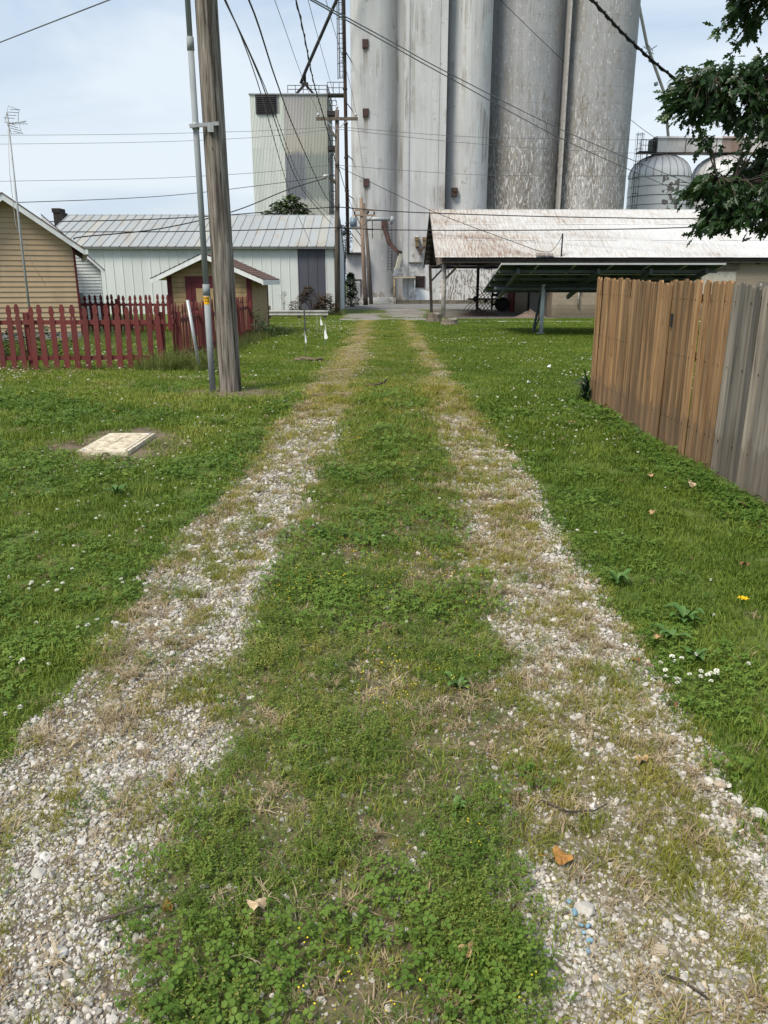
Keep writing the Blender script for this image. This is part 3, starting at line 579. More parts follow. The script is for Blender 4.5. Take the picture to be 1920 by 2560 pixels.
# ================================================================== open sided grain shed
sh = thing('open_shed', (3, 38, 0), 'long open-sided shed with rust-streaked white corrugated roof and tan block end', 'shed')
SX0, SX1, SYF, SYB, SE, SR, SYR = 2.45, 27.5, 38.0, 49.2, 2.78, 5.28, 43.5
a1 = math.atan2(SR-SE, SYR-SYF); LL = math.hypot(SR-SE, SYR-SYF)
cw_ = .82; nw = 11; mb = MB(); vs_ = []; m = nw*4
rowL = LL/3+.06
for z in (0, 1):
    for k in range(m+1): vs_.append((k*cw_/m, z*rowL, .012*math.sin(2*math.pi*k/4)))
mb.add(vs_, [(k, k+1, m+2+k, m+1+k) for k in range(m)], True); rs = mb.mesh('roof_sheet')
ncol = int((SX1-SX0)/cw_)
for i in range(ncol):
    for j in range(3):
        t_ = j*LL/3-.03; y = SYF-.12+t_*math.cos(a1); z = SE+.02+t_*math.sin(a1)+.008*j+(rnd.random()-.5)*.012
        link('roof_sheet', rs, M['corr'], sh, (SX0-.05+i*cw_, y, z), (a1+(rnd.random()-.5)*.004, 0, (rnd.random()-.5)*.004))
MB().prism([(SYR, SR), (SYB+.1, SE-.1), (SYB+.1, SE-.05), (SYR, SR+.05)], 0, SX0-.05, SX1).build('back_slope', M['corr'], sh)
MB().box(SX0-.05, SX1, SYR-.12, SYR+.12, SR+.03, SR+.07).build('ridge_cap', M['corr'], sh)
MB().prism([(SYF-.08, SE-.06), (SYR, SR-.06), (SYB, SE-.12), (SYB, SE-.16), (SYR, SR-.12), (SYF-.08, SE-.1)], 0, SX0+.3, SX1-.1).build('roof_decking', M['dark_under'], sh)
MB().prism([(SYF-.1, SE-.02), (SYR, SR-.02), (SYB+.1, SE-.14), (SYB+.1, SE-.3), (SYR, SR-.2), (SYF-.1, SE-.2)], 0, SX0-.04, SX0+.02).build('rake_board', M['dark_under'], sh)
for k in range(11):   # vertical planks in the gable, near half set a little in from the rake
    y = SYF+.15+k*.5; h = SE+(SR-SE)*(y-SYF)/(SYR-SYF)
    if k < 10: MB().add([(SX0+.35, y, SE-.25), (SX0+.35, y+.47, SE-.25), (SX0+.35, y+.47, h+.1), (SX0+.35, y, h-.12), (SX0+.38, y, SE-.25), (SX0+.38, y+.47, SE-.25), (SX0+.38, y+.47, h+.1), (SX0+.38, y, h-.12)], [(0, 1, 2, 3), (7, 6, 5, 4), (0, 4, 5, 1), (1, 5, 6, 2), (2, 6, 7, 3), (3, 7, 4, 0)]).build('gable_plank', M['barn_wood'], sh)
for k in range(8): MB().box(SX0+.03, SX0+.34, SYR+.4+k*.62, SYR+.9+k*.62, 4.75-k*.29, 4.82-k*.29).build('purlin', M['dark_under'], sh)
MB().box(SX0+.3, SX1-.2, SYF-.02, SYF+.14, SE-.24, SE-.07).build('eave_beam', M['dark_under'], sh); MB().box(SX0+.3, SX1-.2, SYB-.2, SYB-.04, SE-.32, SE-.17).build('eave_beam', M['dark_under'], sh)
for k in range(9): MB().box(SX0+.8+k*2.4, SX0+.9+k*2.4, SYF+.1, SYB-.2, SE-.3, SE-.16).build('tie_beam', M['dark_under'], sh)
pp = plain('peeling_white_post', (.42, .39, .36), .8, 0, .5, 6)
MB().tube([(2.9, 38.9, 0), (2.9, 38.9, SE-.16)], .11, 12).build('post', pp, sh); MB().bar((2.75, 46, 0), (2.62, 46, SE-.2), .16).build('post', M['dark_under'], sh)
MB().bar((2.9, 38.9, 1.75), (3.75, 38.9, SE-.16), .1).build('brace', M['barn_wood'], sh); MB().bar((2.68, 46, 1.7), (3.5, 46, SE-.22), .1).build('brace', M['dark_under'], sh)
MB().bar((5.7, 48.8, 0), (5.7, 48.8, SE-.3), .16).build('post', M['dark_under'], sh)
# enclosed block part
def rib(): pass
mb = MB().add([(8.1, 38.35, 0), (SX1-.3, 38.35, 0), (SX1-.3, 38.35, SE-.1), (8.1, 38.35, SE-.1)], [(0, 1, 2, 3)]).add([(8.1, 38.35, 0), (7.3, 48.9, 0), (7.3, 48.9, SE-.1), (8.1, 38.35, SE-.1)], [(0, 1, 2, 3)]); mb.build('block_wall', M['block'], sh)
blk = MB().box(0, .39, -.006, .012, 0, .19).mesh('block'); rest = MB(); nb = 0
for j in range(13):
    for i in range(48):
        bx_ = 8.12+i*.4+(.2 if j % 2 else 0)
        if bx_+.4 > SX1-.3: continue
        if i < 23: link('block', blk, M['block'], sh, (bx_, 38.35, .005+j*.2))
        else: rest.box(bx_, bx_+.39, 38.344, 38.362, .005+j*.2, .195+j*.2)
o = rest.build('far_blocks', M['block'], sh); o['kind'] = 'stuff'
for x in (9.3, 13.9): MB().box(x, x+2.9, 38.2, 38.34, SE-.52, SE-.12).build('boarded_opening', plain('grey_brown_boards', (.13, .105, .09), .85, 0, .3, 6), sh)
vp = MB()
for k in range(16): vp.box(14.8+k*.12, 14.86+k*.12, 38.28, 38.345, 1.1, 2.1)
vp.box(14.75, 16.75, 38.3, 38.347, 1.05, 2.15); vp.build('ribbed_shutter', plain('pale_shutter', (.42, .4, .35), .7, 0, .2), sh)
def wallpt(s, z, off=.06): # along the end wall, s in metres from the front corner
    d_ = Vector((-.8, 10.55, 0)).normalized(); nrm = Vector((-d_.y, d_.x, 0)); p = Vector((8.1, 38.35, 0))+d_*s+nrm*off; return (p.x, p.y, z)
def wallquad(s0, s1, z0, z1, off): 
    v = [wallpt(s0, z0, off), wallpt(s1, z0, off), wallpt(s1, z1, off), wallpt(s0, z1, off)]+[wallpt(s0, z0, .002), wallpt(s1, z0, .002), wallpt(s1, z1, .002), wallpt(s0, z1, .002)]
    return MB().add(v, [(0, 1, 2, 3), (7, 6, 5, 4), (0, 4, 5, 1), (1, 5, 6, 2), (2, 6, 7, 3), (3, 7, 4, 0)])
dg = plain('grey_barn_door', (.2, .19, .18), .8, 0, .25, 4)
for s0, s1 in ((1.15, 2.5), (2.54, 4.0)): dd = wallquad(s0, s1, .05, 2.3, .06).build('door', dg, sh)
MB().bar(wallpt(2.47, 1.3, .1), wallpt(2.6, 1.3, .1), .08, .3).build('latch', M['black'], dd)
wallquad(.1, .45, 0, 2.5, .05).build('corner_board', M['barn_wood'], sh); wallquad(4.3, 4.5, 0, 2.5, .07).build('door_jamb', M['black'], sh); wallquad(7.6, 9.2, 0, 2.5, .08).build('red_door', plain('red_barn_paint', (.13, .025, .025), .8, 0, .3), sh)
mt = MB().tube([(9.32, 38.22, 1.75), (9.32, 38.32, 1.75)], .13, 14).build('meter', M['insulator'], sh); MB().tube([(9.32, 38.26, .55), (9.32, 38.26, 1.6)], .045, 8).box(9.24, 9.4, 38.2, 38.3, 1.3, 1.45).build('meter_pipe', pp, sh)
MB().tube([(8.3, 37.95, 2.75), (8.3, 37.95, 3.85)], .035, 8).build('service_mast', M['black'], sh); MB().box(7.1, 7.9, 37.8, 37.9, 2.84, 2.87).box(7.1, 7.9, 37.8, 37.9, 2.92, 2.95).build('snow_guard', M['dark_steel'], sh)
# dirt piles in the shed
def pile(name, x, y, rx, ry, h, lab, mat):
    n, m_ = 28, 9; vs_ = []; fs = []
    for i in range(m_+1):
        for k in range(n):
            r = i/m_; a = 2*math.pi*k/n; q = 1+.25*float(vn(np.array(math.cos(a)*2+5), np.array(math.sin(a)*2+x), 4)); zz = h*(1-r)**1.1*(.6+.8*float(vn(np.array(i*1.7), np.array(k*.9), 8))); vs_.append((x+rx*r*q*math.cos(a), y+ry*r*q*math.sin(a), .018+zz))
    for i in range(m_):
        for k in range(n): fs.append((i*n+k, i*n+(k+1) % n, (i+1)*n+(k+1) % n, (i+1)*n+k))
    return tag(MB().add(vs_, fs).build(name, mat, None, (x, y, 0)), lab, 'pile')
pile('debris_pile', 4.95, 41.5, .95, .6, .3, 'low brown heap of bark and dirt under the open shed', plain('bark_debris', (.09, .06, .05), .95, 0, .6, 14, 1)); pile('debris_pile', 7.2, 39.2, .7, .5, .33, 'small pale heap of rubble by the shed end wall', plain('rubble', (.2, .155, .13), .95, 0, .6, 14, 1))

# ================================================================== hay rake parked under the shed
hr = thing('hay_rake', (5.9, 47, 0), 'dark farm hay rake with long curved tines parked under the shed', 'farm implement')
for k in range(7):
    x = 5.0+k*.22
    MB().tube([(x-.35, 46.6, .05), (x-.2, 46.6, .28), (x+.45, 46.7, .85), (x+.95, 46.8, 1.2)], .018, 5).build('tine', M['dark_steel'], hr)
for k in range(5):
    x = 5.05+k*.2
    MB().tube([(x-.12, 46.9, 1.42), (x+.05, 46.9, 1.38), (x+.4, 46.9, .9), (x+.95, 46.9, .05)], .018, 5).build('tine', M['dark_steel'], hr)
MB().tube([(4.9, 46.75, .72), (7.0, 46.8, .72)], .05, 8).build('tool_bar', M['dark_steel'], hr)
def wheel(par, x, y, r, w_, ax='y'):
    wh = MB().tube([(x, y-w_/2, r), (x, y+w_/2, r)], r, 20).build('wheel', M['black'], par); MB().tube([(x, y-w_/2-.03, r), (x, y-w_/2-.003, r)], r*.5, 14).build('rim', M['dark_steel'], wh)
wheel(hr, 6.95, 47, .42, .3); MB().tube([(5.35, 46.55, .72), (5.35, 46.7, .72)], .17, 12).tube([(5.95, 46.55, .62), (5.95, 46.7, .62)], .1, 10).build('hub', M['black'], hr)
MB().bar((6.35, 46.9, .1), (6.35, 46.9, 1.35), .1).bar((6.75, 46.9, .3), (6.75, 46.9, 1.4), .1).bar((6.2, 46.9, 1.3), (6.95, 46.9, 1.3), .12).bar((6.3, 46.9, .95), (6.9, 46.9, .95), .16).bar((6.3, 46.9, .4), (7.3, 46.95, .5), .12).build('mast', M['black'], hr)
MB().bar((6.4, 46.9, 1.45), (6.85, 46.9, 1.45), .3, .12).build('seat', M['black'], hr)

# ================================================================== solar array seen from behind
sa = thing('solar_array', (6.9, 26.5, 0), 'ground-mounted tilted solar array seen from its underside above the lawn', 'solar array')
NL, FL = Vector((3.54, 24.3, 2.21)), Vector((3.56, 28.8, 1.35)); SW = 6.75
pw, sd = SW/6, (FL-NL)/3
for i in range(6):
    for j in range(3):
        a = NL+Vector((pw*i, 0, 0))+sd*j; b = a+Vector((pw-.02, 0, 0)); c = b+sd*.985; e = a+sd*.985; up = Vector((0, .19, .98))*.035
        pn = MB().add([a, b, c, e], [(0, 1, 2, 3)]).build('solar_panel', M['solar_back'], sa)
        MB().add([a+up, b+up, c+up, e+up], [(3, 2, 1, 0)]).build('glass', M['solar_glass'], pn)
        MB().bar(a, b, .03, .05).bar(b, c, .03, .05).bar(c, e, .03, .05).bar(e, a, .03, .05).build('frame', M['alu'] if j == 0 else M['rack_steel'], pn)
        jb = a+(b-a)*.5+sd*.25; MB().box(jb.x-.07, jb.x+.07, jb.y-.05, jb.y+.05, jb.z-.05, jb.z-.01).build('junction_box', M['black'], pn)
dn = Vector((0, 0, -.09))
for f_ in (.14, .4, .62, .86):
    p = NL+(FL-NL)*f_+dn; MB().bar(p, p+Vector((SW, 0, 0)), .06, .09).build('purlin', M['rack_steel'], sa)
for x in (.55, 3.0, 4.6, 6.3):
    MB().bar(NL+Vector((x, .25, -.2)), FL+Vector((x, -.25, -.18)), .08, .14).build('rafter', M['rack_steel'], sa)
MB().tube([NL+(FL-NL)*.5+Vector((.1, 0, -.3)), NL+(FL-NL)*.5+Vector((SW-.1, 0, -.3))], .06, 10).build('torque_tube', M['rack_steel'], sa)
for px in (5.27, 9.6):
    MB().tube([(px, 26.5, 0), (px, 26.5, 1.62)], .068, 14).build('post', plain('pale_post', (.55, .6, .63), .5, .1, .15) if px < 6 else M['galv'], sa)
    MB().tube([(px, 26.5, 0), (px, 26.5, .06)], .15, 14).build('post_foot', M['galv'], sa)
    MB().bar((px-.12, 27.25, 0), (px-.02, 26.6, 1.55), .07).bar((px-.1, 27.2, .1), (px+.02, 26.55, .75), .04).build('strut', M['rack_steel'], sa)
    MB().tube([(px+.05, 26.4, 1.55), (px-.1, 26.75, 1.0), (px-.08, 26.6, .5)], .015, 5).build('cable', M['black'], sa)

# ================================================================== tan house and its neighbours
th = thing('tan_house', (-9.2, 24, 0), 'tan clapboard house gable with white fascia and maroon corner board', 'house')
HW = 1.68; HX, HE, HP, HY = -9.2-HW, 2.78, 4.0, 24.0
MB().prism([(HX-HW+.02, 0), (HX+HW-.02, 0), (HX+HW-.02, HE-.05), (HX, HP-.1), (HX-HW+.02, HE-.05)], 1, HY+.03, 34).build('inner_wall', M['tan_siding'], th)
ch_ = .146; k = 0; z = .25
while z < HP-.12:
    z1 = min(z+ch_, HP-.1)
    hw_ = lambda zz: HW-.005 if zz < HE-.12 else max(.02, HW*(HP-.1-zz)/(HP-HE))
    a, b = hw_(z), hw_(z1)
    MB().add([(HX-a, HY-.03, z), (HX+a, HY-.03, z), (HX+b, HY-.005, z1), (HX-b, HY-.005, z1), (HX-a, HY+.028, z), (HX+a, HY+.028, z), (HX+b, HY+.028, z1), (HX-b, HY+.028, z1)], [(0, 1, 2, 3), (7, 6, 5, 4), (0, 4, 5, 1), (1, 5, 6, 2), (2, 6, 7, 3), (3, 7, 4, 0)]).build('siding_board', M['tan_siding'], th); z += ch_
MB().box(HX-HW, HX+HW, HY-.02, HY+.02, 0, .25).build('foundation', plain('foundation', (.3, .29, .28), .9), th)
MB().box(HX+HW-.004, HX+HW+.06, HY-.05, HY+.06, .1, HE-.08).build('corner_board', M['maroon'], th)
OV = .32; ez = HE-OV*(HP-HE)/HW
for s in (-1, 1):
    MB().add([(HX, HY-.4, HP+.09), (HX+s*(HW+OV), HY-.4, ez+.09), (HX+s*(HW+OV), 34.2, ez+.09), (HX, 34.2, HP+.09), (HX, HY-.4, HP+.06), (HX+s*(HW+OV), HY-.4, ez+.06), (HX+s*(HW+OV), 34.2, ez+.06), (HX, 34.2, HP+.06)], [(0, 1, 2, 3), (7, 6, 5, 4), (0, 4, 5, 1), (1, 5, 6, 2), (2, 6, 7, 3), (3, 7, 4, 0)]).build('roof', M['shingle'], th)
    MB().add([(HX, HY-.38, HP+.055), (HX+s*(HW+OV), HY-.38, ez+.055), (HX+s*(HW+OV), HY-.38, ez-.1), (HX, HY-.38, HP-.12), (HX, HY-.34, HP+.055), (HX+s*(HW+OV), HY-.34, ez+.055), (HX+s*(HW+OV), HY-.34, ez-.1), (HX, HY-.34, HP-.12)], [(0, 1, 2, 3), (7, 6, 5, 4), (0, 4, 5, 1), (1, 5, 6, 2), (2, 6, 7, 3), (3, 7, 4, 0)]).build('fascia', M['white_trim'], th)
    MB().add([(HX, HY-.339, HP-.01), (HX+s*(HW+OV), HY-.339, ez-.01), (HX+s*(HW+OV), HY-.032, ez-.01), (HX, HY-.032, HP-.01)], [(0, 1, 2, 3)]).build('soffit', M['white_trim'], th)
MB().box(HX+HW+OV-.02, HX+HW+OV+.1, HY-.38, 34, ez-.08, ez+.05).build('gutter', M['white_trim'], th)
th.rotation_euler.z = R(21)
an = thing('tv_antenna', (-9.8, 22.6, 0), 'thin steel mast with a small rooftop TV antenna beside the tan house', 'antenna')
MB().tube([(-10.08, 22.6, 0), (-10.06, 22.6, 3), (-10.0, 22.6, 6.0)], [.035, .032, .022], 8).build('mast', M['galv'], an)
mb = MB().tube([(-10.02, 22.6, 5.72), (-9.5, 22.55, 5.78)], .012, 5)
for k in range(5): mb.tube([(-9.92+k*.09, 22.45, 5.74), (-9.92+k*.09, 22.75, 5.74)], .008, 4)
mb.build('boom', M['galv'], an); mb = MB()
for s in (1, -1):
    for k in range(4): mb.tube([(-10.0+k*.06, 22.35+k*.02, 5.78+s*(.05+k*.07)), (-9.93+k*.06, 22.85, 5.82+s*(.08+k*.07))], .008, 4)
    mb.tube([(-9.98, 22.4, 5.8), (-9.9, 22.5, 5.8+s*.34), (-9.72, 22.7, 5.8+s*.28), (-9.78, 22.7, 5.8)], .008, 4)
mb.build('reflector', M['galv'], an)
MB().tube([(-10.04, 22.6, 5.6), (-10.16, 22.65, 4.5), (-10.2, 22.7, 3.2), (-10.0, 23.0, 2.2), (-9.95, 23.6, 1.6)], .008, 4).build('coax_cable', M['insulator'], an)
ac = thing('air_conditioner', (-9.2, 17.6, 0), 'grey louvred air conditioner unit behind the left picket fence', 'air conditioner')
MB().box(-9.7, -8.95, 17.3, 18.0, 0, .95).build('cabinet', plain('ac_grey', (.32, .36, .4), .5), ac)
for k in range(11): MB().box(-9.66, -8.99, 17.26, 17.298, .1+k*.075, .14+k*.075).build('louvre', plain('ac_louvre', (.18, .2, .22), .5) if k == 0 else bpy.data.materials['ac_louvre'], ac)
wh_ = thing('white_house', (-12.15, 34.5, 0), 'small white clapboard house between the tan house and steel building', 'house')
MB().prism([(-16.4, 0), (-12.15, 0), (-12.15, 2.2), (-14.2, 4.2), (-16.4, 2.2)], 1, 34.53, 40).build('inner_wall', M['white_siding'], wh_)
z = .2
while z < 3.9:
    b = -12.14 if z < 2.1 else -12.14-(z-2.1)*1.02
    MB().add([(-16.3, 34.49, z), (b, 34.49, z), (b-.02, 34.515, z+.13), (-16.3, 34.515, z+.13), (-16.3, 34.528, z), (b, 34.528, z), (b-.02, 34.528, z+.13), (-16.3, 34.528, z+.13)], [(0, 1, 2, 3), (7, 6, 5, 4), (0, 4, 5, 1), (1, 5, 6, 2), (2, 6, 7, 3), (3, 7, 4, 0)]).build('siding_board', M['white_siding'], wh_); z += .13
MB().add([(-14.2, 34.2, 4.3), (-11.95, 34.2, 2.12), (-11.95, 40, 2.12), (-14.2, 40, 4.3), (-14.2, 34.2, 4.36), (-11.95, 34.2, 2.18), (-11.95, 40, 2.18), (-14.2, 40, 4.36)], [(0, 1, 2, 3), (7, 6, 5, 4), (0, 4, 5, 1), (1, 5, 6, 2), (2, 6, 7, 3), (3, 7, 4, 0)]).build('roof', plain('dark_roof', (.09, .09, .1), .9), wh_)
MB().add([(-14.2, 34.18, 4.3), (-11.95, 34.18, 2.12), (-11.95, 34.18, 2.0), (-14.2, 34.18, 4.16)], [(0, 1, 2, 3)]).build('fascia', M['white_trim'], wh_)
wh_.rotation_euler.z = R(19)
mtb = thing('meter_box', (-13.05, 34.3, .6), 'grey utility meter box with curved conduit on the small white house', 'meter box')
MB().box(-13.2, -12.78, 33.9, 34.1, .7, 1.25).build('cabinet', M['galv'], mtb); MB().tube([(-13.1, 34.05, 1.25), (-13.1, 34.05, 2.35), (-13.17, 34.05, 2.5), (-13.3, 34.08, 2.5)], .03, 8).build('conduit', M['galv'], mtb)

# ================================================================== garden shed
gs = thing('garden_shed', (-5.4, 25, 0), 'small tan garden shed with maroon trim and brown shingle roof', 'shed')
GX0, GX1, GY0, GY1, GE, GP = -6.72, -4.15, 25.0, 28.4, 1.86, 2.48; GC = -5.5
MB().prism([(GX0+.02, 0), (GX1-.02, 0), (GX1-.02, GE), (GC, GP-.06), (GX0+.02, GE)], 1, GY0+.02, GY1).build('inner_wall', M['shed_siding'], gs)
z = .05
while z < GP-.15:
    z1 = z+.148
    hl = GX0 if z < GE-.1 else GX0+(z-GE+.1)*2.05; hr_ = GX1 if z < GE-.1 else GX1-(z-GE+.1)*2.25
    MB().box(hl, hr_, GY0-.012, GY0+.018, z, z1-.012).build('siding_board', M['shed_siding'], gs)
    if z < GE-.05: MB().add([(GX1+.022, GY0, z), (GX1+.022, GY1, z), (GX1+.004, GY1, z1), (GX1+.004, GY0, z1), (GX1-.018, GY0, z), (GX1-.018, GY1, z), (GX1-.018, GY1, z1), (GX1-.018, GY0, z1)], [(0, 1, 2, 3), (7, 6, 5, 4), (0, 4, 5, 1), (1, 5, 6, 2), (2, 6, 7, 3), (3, 7, 4, 0)]).build('siding_board', M['shed_siding'], gs)
    z = z1
MB().box(GX0-.03, GX0+.11, GY0-.04, GY0-.014, 0, GE).build('corner_board', M['maroon'], gs); MB().box(GX1-.13, GX1+.03, GY0-.04, GY0-.014, 0, GE-.02).build('corner_board', M['maroon'], gs); MB().box(GX1+.0, GX1+.035, GY1-.03, GY1+.04, 0, GE-.05).build('corner_board', M['black'], gs)
gd = MB().box(-6.0, -5.0, GY0-.035, GY0-.014, .05, 1.68).build('door', M['maroon'], gs); MB().box(-5.86, -5.16, GY0-.055, GY0-.037, .2, 1.5).build('door_panel', M['shed_siding'], gd); MB().box(-5.6, -5.42, GY0-.06, GY0-.056, .2, 1.5).build('door_stile', M['maroon'], gd)
MB().box(-6.18, -6.003, GY0-.05, GY0-.014, .05, 1.68).box(-4.997, -4.82, GY0-.05, GY0-.014, .05, 1.68).box(-6.18, -4.82, GY0-.05, GY0-.014, 1.683, 1.86).build('door_frame', M['maroon'], gs)
for s, xe, ze in ((-1, -7.15, 1.74), (1, -3.72, 1.72)):
    MB().add([(GC, GY0-.38, GP+.04), (xe, GY0-.38, ze+.04), (xe, GY1+.2, ze+.04), (GC, GY1+.2, GP+.04), (GC, GY0-.38, GP), (xe, GY0-.38, ze), (xe, GY1+.2, ze), (GC, GY1+.2, GP)], [(0, 1, 2, 3), (7, 6, 5, 4), (0, 4, 5, 1), (1, 5, 6, 2), (2, 6, 7, 3), (3, 7, 4, 0)]).build('roof_deck', M['white_trim'], gs)
    for k in range(11):
        t0, t1 = k/11, (k+1.15)/11; p0 = Vector((xe, 0, ze+.055)).lerp(Vector((GC, 0, GP+.055)), t0); p1 = Vector((xe, 0, ze+.045)).lerp(Vector((GC, 0, GP+.045)), min(1, t1))
        MB().add([(p0.x+s*.01, GY0-.4, p0.z+.012), (p0.x+s*.01, GY1+.22, p0.z+.012), (p1.x, GY1+.22, p1.z+.006), (p1.x, GY0-.4, p1.z+.006), (p0.x+s*.01, GY0-.4, p0.z-.012), (p0.x+s*.01, GY1+.22, p0.z-.012)], [(0, 1, 2, 3), (4, 5, 1, 0)]).build('shingle_course', M['shingle'], gs)
    MB().add([(GC, GY0-.385, GP+.035), (xe, GY0-.385, ze+.035), (xe, GY0-.385, ze-.1), (GC, GY0-.385, GP-.11), (GC, GY0-.35, GP+.035), (xe, GY0-.35, ze+.035), (xe, GY0-.35, ze-.1), (GC, GY0-.35, GP-.11)], [(0, 1, 2, 3), (7, 6, 5, 4), (0, 4, 5, 1), (1, 5, 6, 2), (2, 6, 7, 3), (3, 7, 4, 0)]).build('fascia', M['white_trim'], gs)
MB().box(-3.74, -3.7, GY0-.38, GY1+.2, 1.6, 1.74).build('gutter_board', M['white_trim'], gs)

# ================================================================== maroon picket fence (three runs)
def picket_mesh(w_=.105, h=1.27, t_=.02):
    hw = w_/2; pr = [(-hw, .03), (hw, .03), (hw, h-.27), (hw*.95, h-.24), (hw*.62, h-.215), (hw*.6, h-.195), (hw*.95, h-.14), (hw*.98, h-.11), (hw*.7, h-.04), (hw*.35, h), (-hw*.35, h), (-hw*.7, h-.04), (-hw*.98, h-.11), (-hw*.95, h-.14), (-hw*.6, h-.195), (-hw*.62, h-.215), (-hw*.95, h-.24), (-hw, h-.27)]
    return MB().prism(pr, 1, -t_/2, t_/2).mesh('picket')
PK = picket_mesh(); PK.materials.append(M['picket'])
def fence_run(label, a, b, n, posts, face=-1):
    a = Vector((*a, 0)); b = Vector((*b, 0)); d_ = (b-a); L_ = d_.length; d_.normalize(); nr = Vector((d_.y, -d_.x, 0))*face*-1; ang = math.atan2(d_.y, d_.x)
    f = thing('picket_fence', a, label, 'fence', 'maroon picket fence runs')
    for k in range(n):
        p = a+d_*(L_*(k+.5)/n+(rnd.random()-.5)*.012)+nr*.035
        link('picket', PK, None, f, (p.x, p.y, rnd.uniform(-.03, .015)), (R(rnd.uniform(-1.5, 1.5)), R(rnd.uniform(-2, 2)), ang+R(rnd.uniform(-3, 3))), (rnd.uniform(.92, 1.06), 1, rnd.uniform(.985, 1.015)))
    for z in (.24, .93): MB().bar(a+Vector((0, 0, z)), b+Vector((0, 0, z)), .04, .085).build('rail', M['picket'], f)
    for t_ in posts: p = a.lerp(b, t_)-nr*.065; MB().box(p.x-.045, p.x+.045, p.y-.045, p.y+.045, 0, 1.12).build('post', M['picket'], f)
    return f
fence_run('front run of maroon picket fence facing the lawn, left of the utility pole', (-9.5, 15.35), (-4.38, 15.78), 25, (.04, .48, .985))
fence_run('side run of maroon picket fence receding from the corner to the garden shed', (-4.24, 15.9), (-4.2, 24.8), 46, (.02, .25, .5, .75, .97), 1)
fence_run('back run of maroon picket fence far across the yard, reaching the garden shed', (-11.9, 28.0), (-6.8, 27.6), 26, (.02, .5, .98))

# ================================================================== wood privacy fence
def dogear(w_, h, t_=.018):
    hw = w_/2; return MB().prism([(-hw, 0), (hw, 0), (hw, h-.025), (hw-.02, h), (-hw+.02, h), (-hw, h-.025)], 1, -t_/2, t_/2).mesh('fence_board')
DB = [dogear(.092, 1.75, .02), dogear(.09, 1.75)]
for mat, lab, y0, y1 in ((M['fence_brown'], 'brown section of wooden board fence at its far end, right of the lawn', 6.95, 11.42), (M['fence_grey'], 'weathered grey section of wooden board fence nearest the camera, at right edge', 4.6, 6.92)):
    f = thing('board_fence', (3.03, y0, 0), lab, 'fence', 'wooden board fence sections'); y = y1-.07; k = 0; DM = [m_.copy() for m_ in DB]
    for m_ in DM: m_.materials.append(mat)
    while y > y0:
        w_ = .098; dx = (float(vn(np.array(y*1.5), np.array(2.)))-.5)*.05; hz = (1.665+.011*(y-6)+.012*math.sin(y*1.9))/1.75+rnd.uniform(-.006, .006)
        link('fence_board', DM[0], None, f, (3.02+dx+rnd.uniform(-.014, .014), y, rnd.uniform(0, .03)), (R(rnd.uniform(-.5, .5)), R(rnd.uniform(-.4, .4)), R(90+rnd.uniform(-7, 7))), (rnd.uniform(.9, 1.02), 1, hz)); y -= w_+rnd.uniform(-.004, .006); k += 1
    for z in (.3, .95, 1.5): MB().box(3.05, 3.09, y0, y1, z, z+.085).build('rail', mat, f)
    nails = MB()
    for z in (.33, .98, 1.53):
        for q in np.arange(y0+.05, y1-.05, .098): nails.box(2.993, 3.0, q-.004, q+.004, z, z+.008)
    nh = nails.build('nail_heads', M['dark_steel'], f); nh['kind'] = 'stuff'
    for yy in ((7.3, 9.6, 11.3) if y0 > 5 else (5.0, 6.6)): MB().box(3.09, 3.18, yy-.045, yy+.045, 0, 1.7).build('post', mat, f)
    if y0 > 5:
        link('batten', DM[1], None, f, (2.985, 8.35, .0), (0, 0, R(90)), (.9, 1, .965))
        mb = MB()
        for yy in (8.24, 8.46): mb.box(2.985, 3.005, yy-.022, yy+.022, 1.25, 1.38)
        mb.build('latch_slot', M['black'], f)

# ================================================================== near utility pole, conduit, stakes
up = thing('utility_pole', (-2.48, 12.5, 0), 'thick weathered wooden utility pole standing in the left foreground lawn', 'utility pole')
n = 28; vs_ = []; zs = np.concatenate([[-.1], np.linspace(0, 9.6, 90)])
for z in zs:
    for k in range(n):
        a = 2*math.pi*k/n; r = .178-.0035*z+.006*(float(vn(np.array(k*1.3+.0), np.array(z*.35), 3))-.5)*2+.004*(float(vn(np.array(k*3.1), np.array(z*2.2), 5))-.5); vs_.append((-2.48-.006*z+r*math.cos(a), 12.5+r*math.sin(a), z))
MB().add(vs_, [(i*n+k, i*n+(k+1) % n, (i+1)*n+(k+1) % n, (i+1)*n+k) for i in range(len(zs)-1) for k in range(n)]+[tuple((len(zs)-1)*n+k for k in range(n))], True).build('shaft', M['pole_wood'], up)
MB().box(-3.5, -1.5, 12.27, 12.38, 9.1, 9.22).build('crossarm', M['pole_wood'], up)
MB().tube([(-2.5, 12.31, 5.75), (-2.5, 12.22, 5.75)], .03, 8).tube([(-2.52, 12.31, 6.1), (-2.52, 12.2, 6.1)], .03, 8).build('hook', M['galv'], up)
cd = thing('conduit_riser', (-2.76, 12.4, 0), 'grey plastic conduit riser strapped beside the near utility pole', 'conduit')
MB().tube([(-2.745, 12.38, -.05), (-2.745, 12.38, 1.5)], .05, 16).build('lower_pipe', M['conduit'], cd); MB().tube([(-2.745, 12.38, 1.5), (-2.75, 12.38, 4.9)], .045, 16).build('middle_pipe', M['conduit'], cd); MB().tube([(-2.75, 12.38, 4.9), (-2.755, 12.38, 9)], .04, 16).build('upper_pipe', M['conduit'], cd)
MB().tube([(-2.745, 12.38, 1.5), (-2.745, 12.38, 1.66)], .056, 16).build('coupling', M['conduit'], cd); MB().tube([(-2.75, 12.38, 4.85), (-2.75, 12.38, 5.02)], .052, 16).build('coupling', M['conduit'], cd)
mb = MB(); vs_ = []
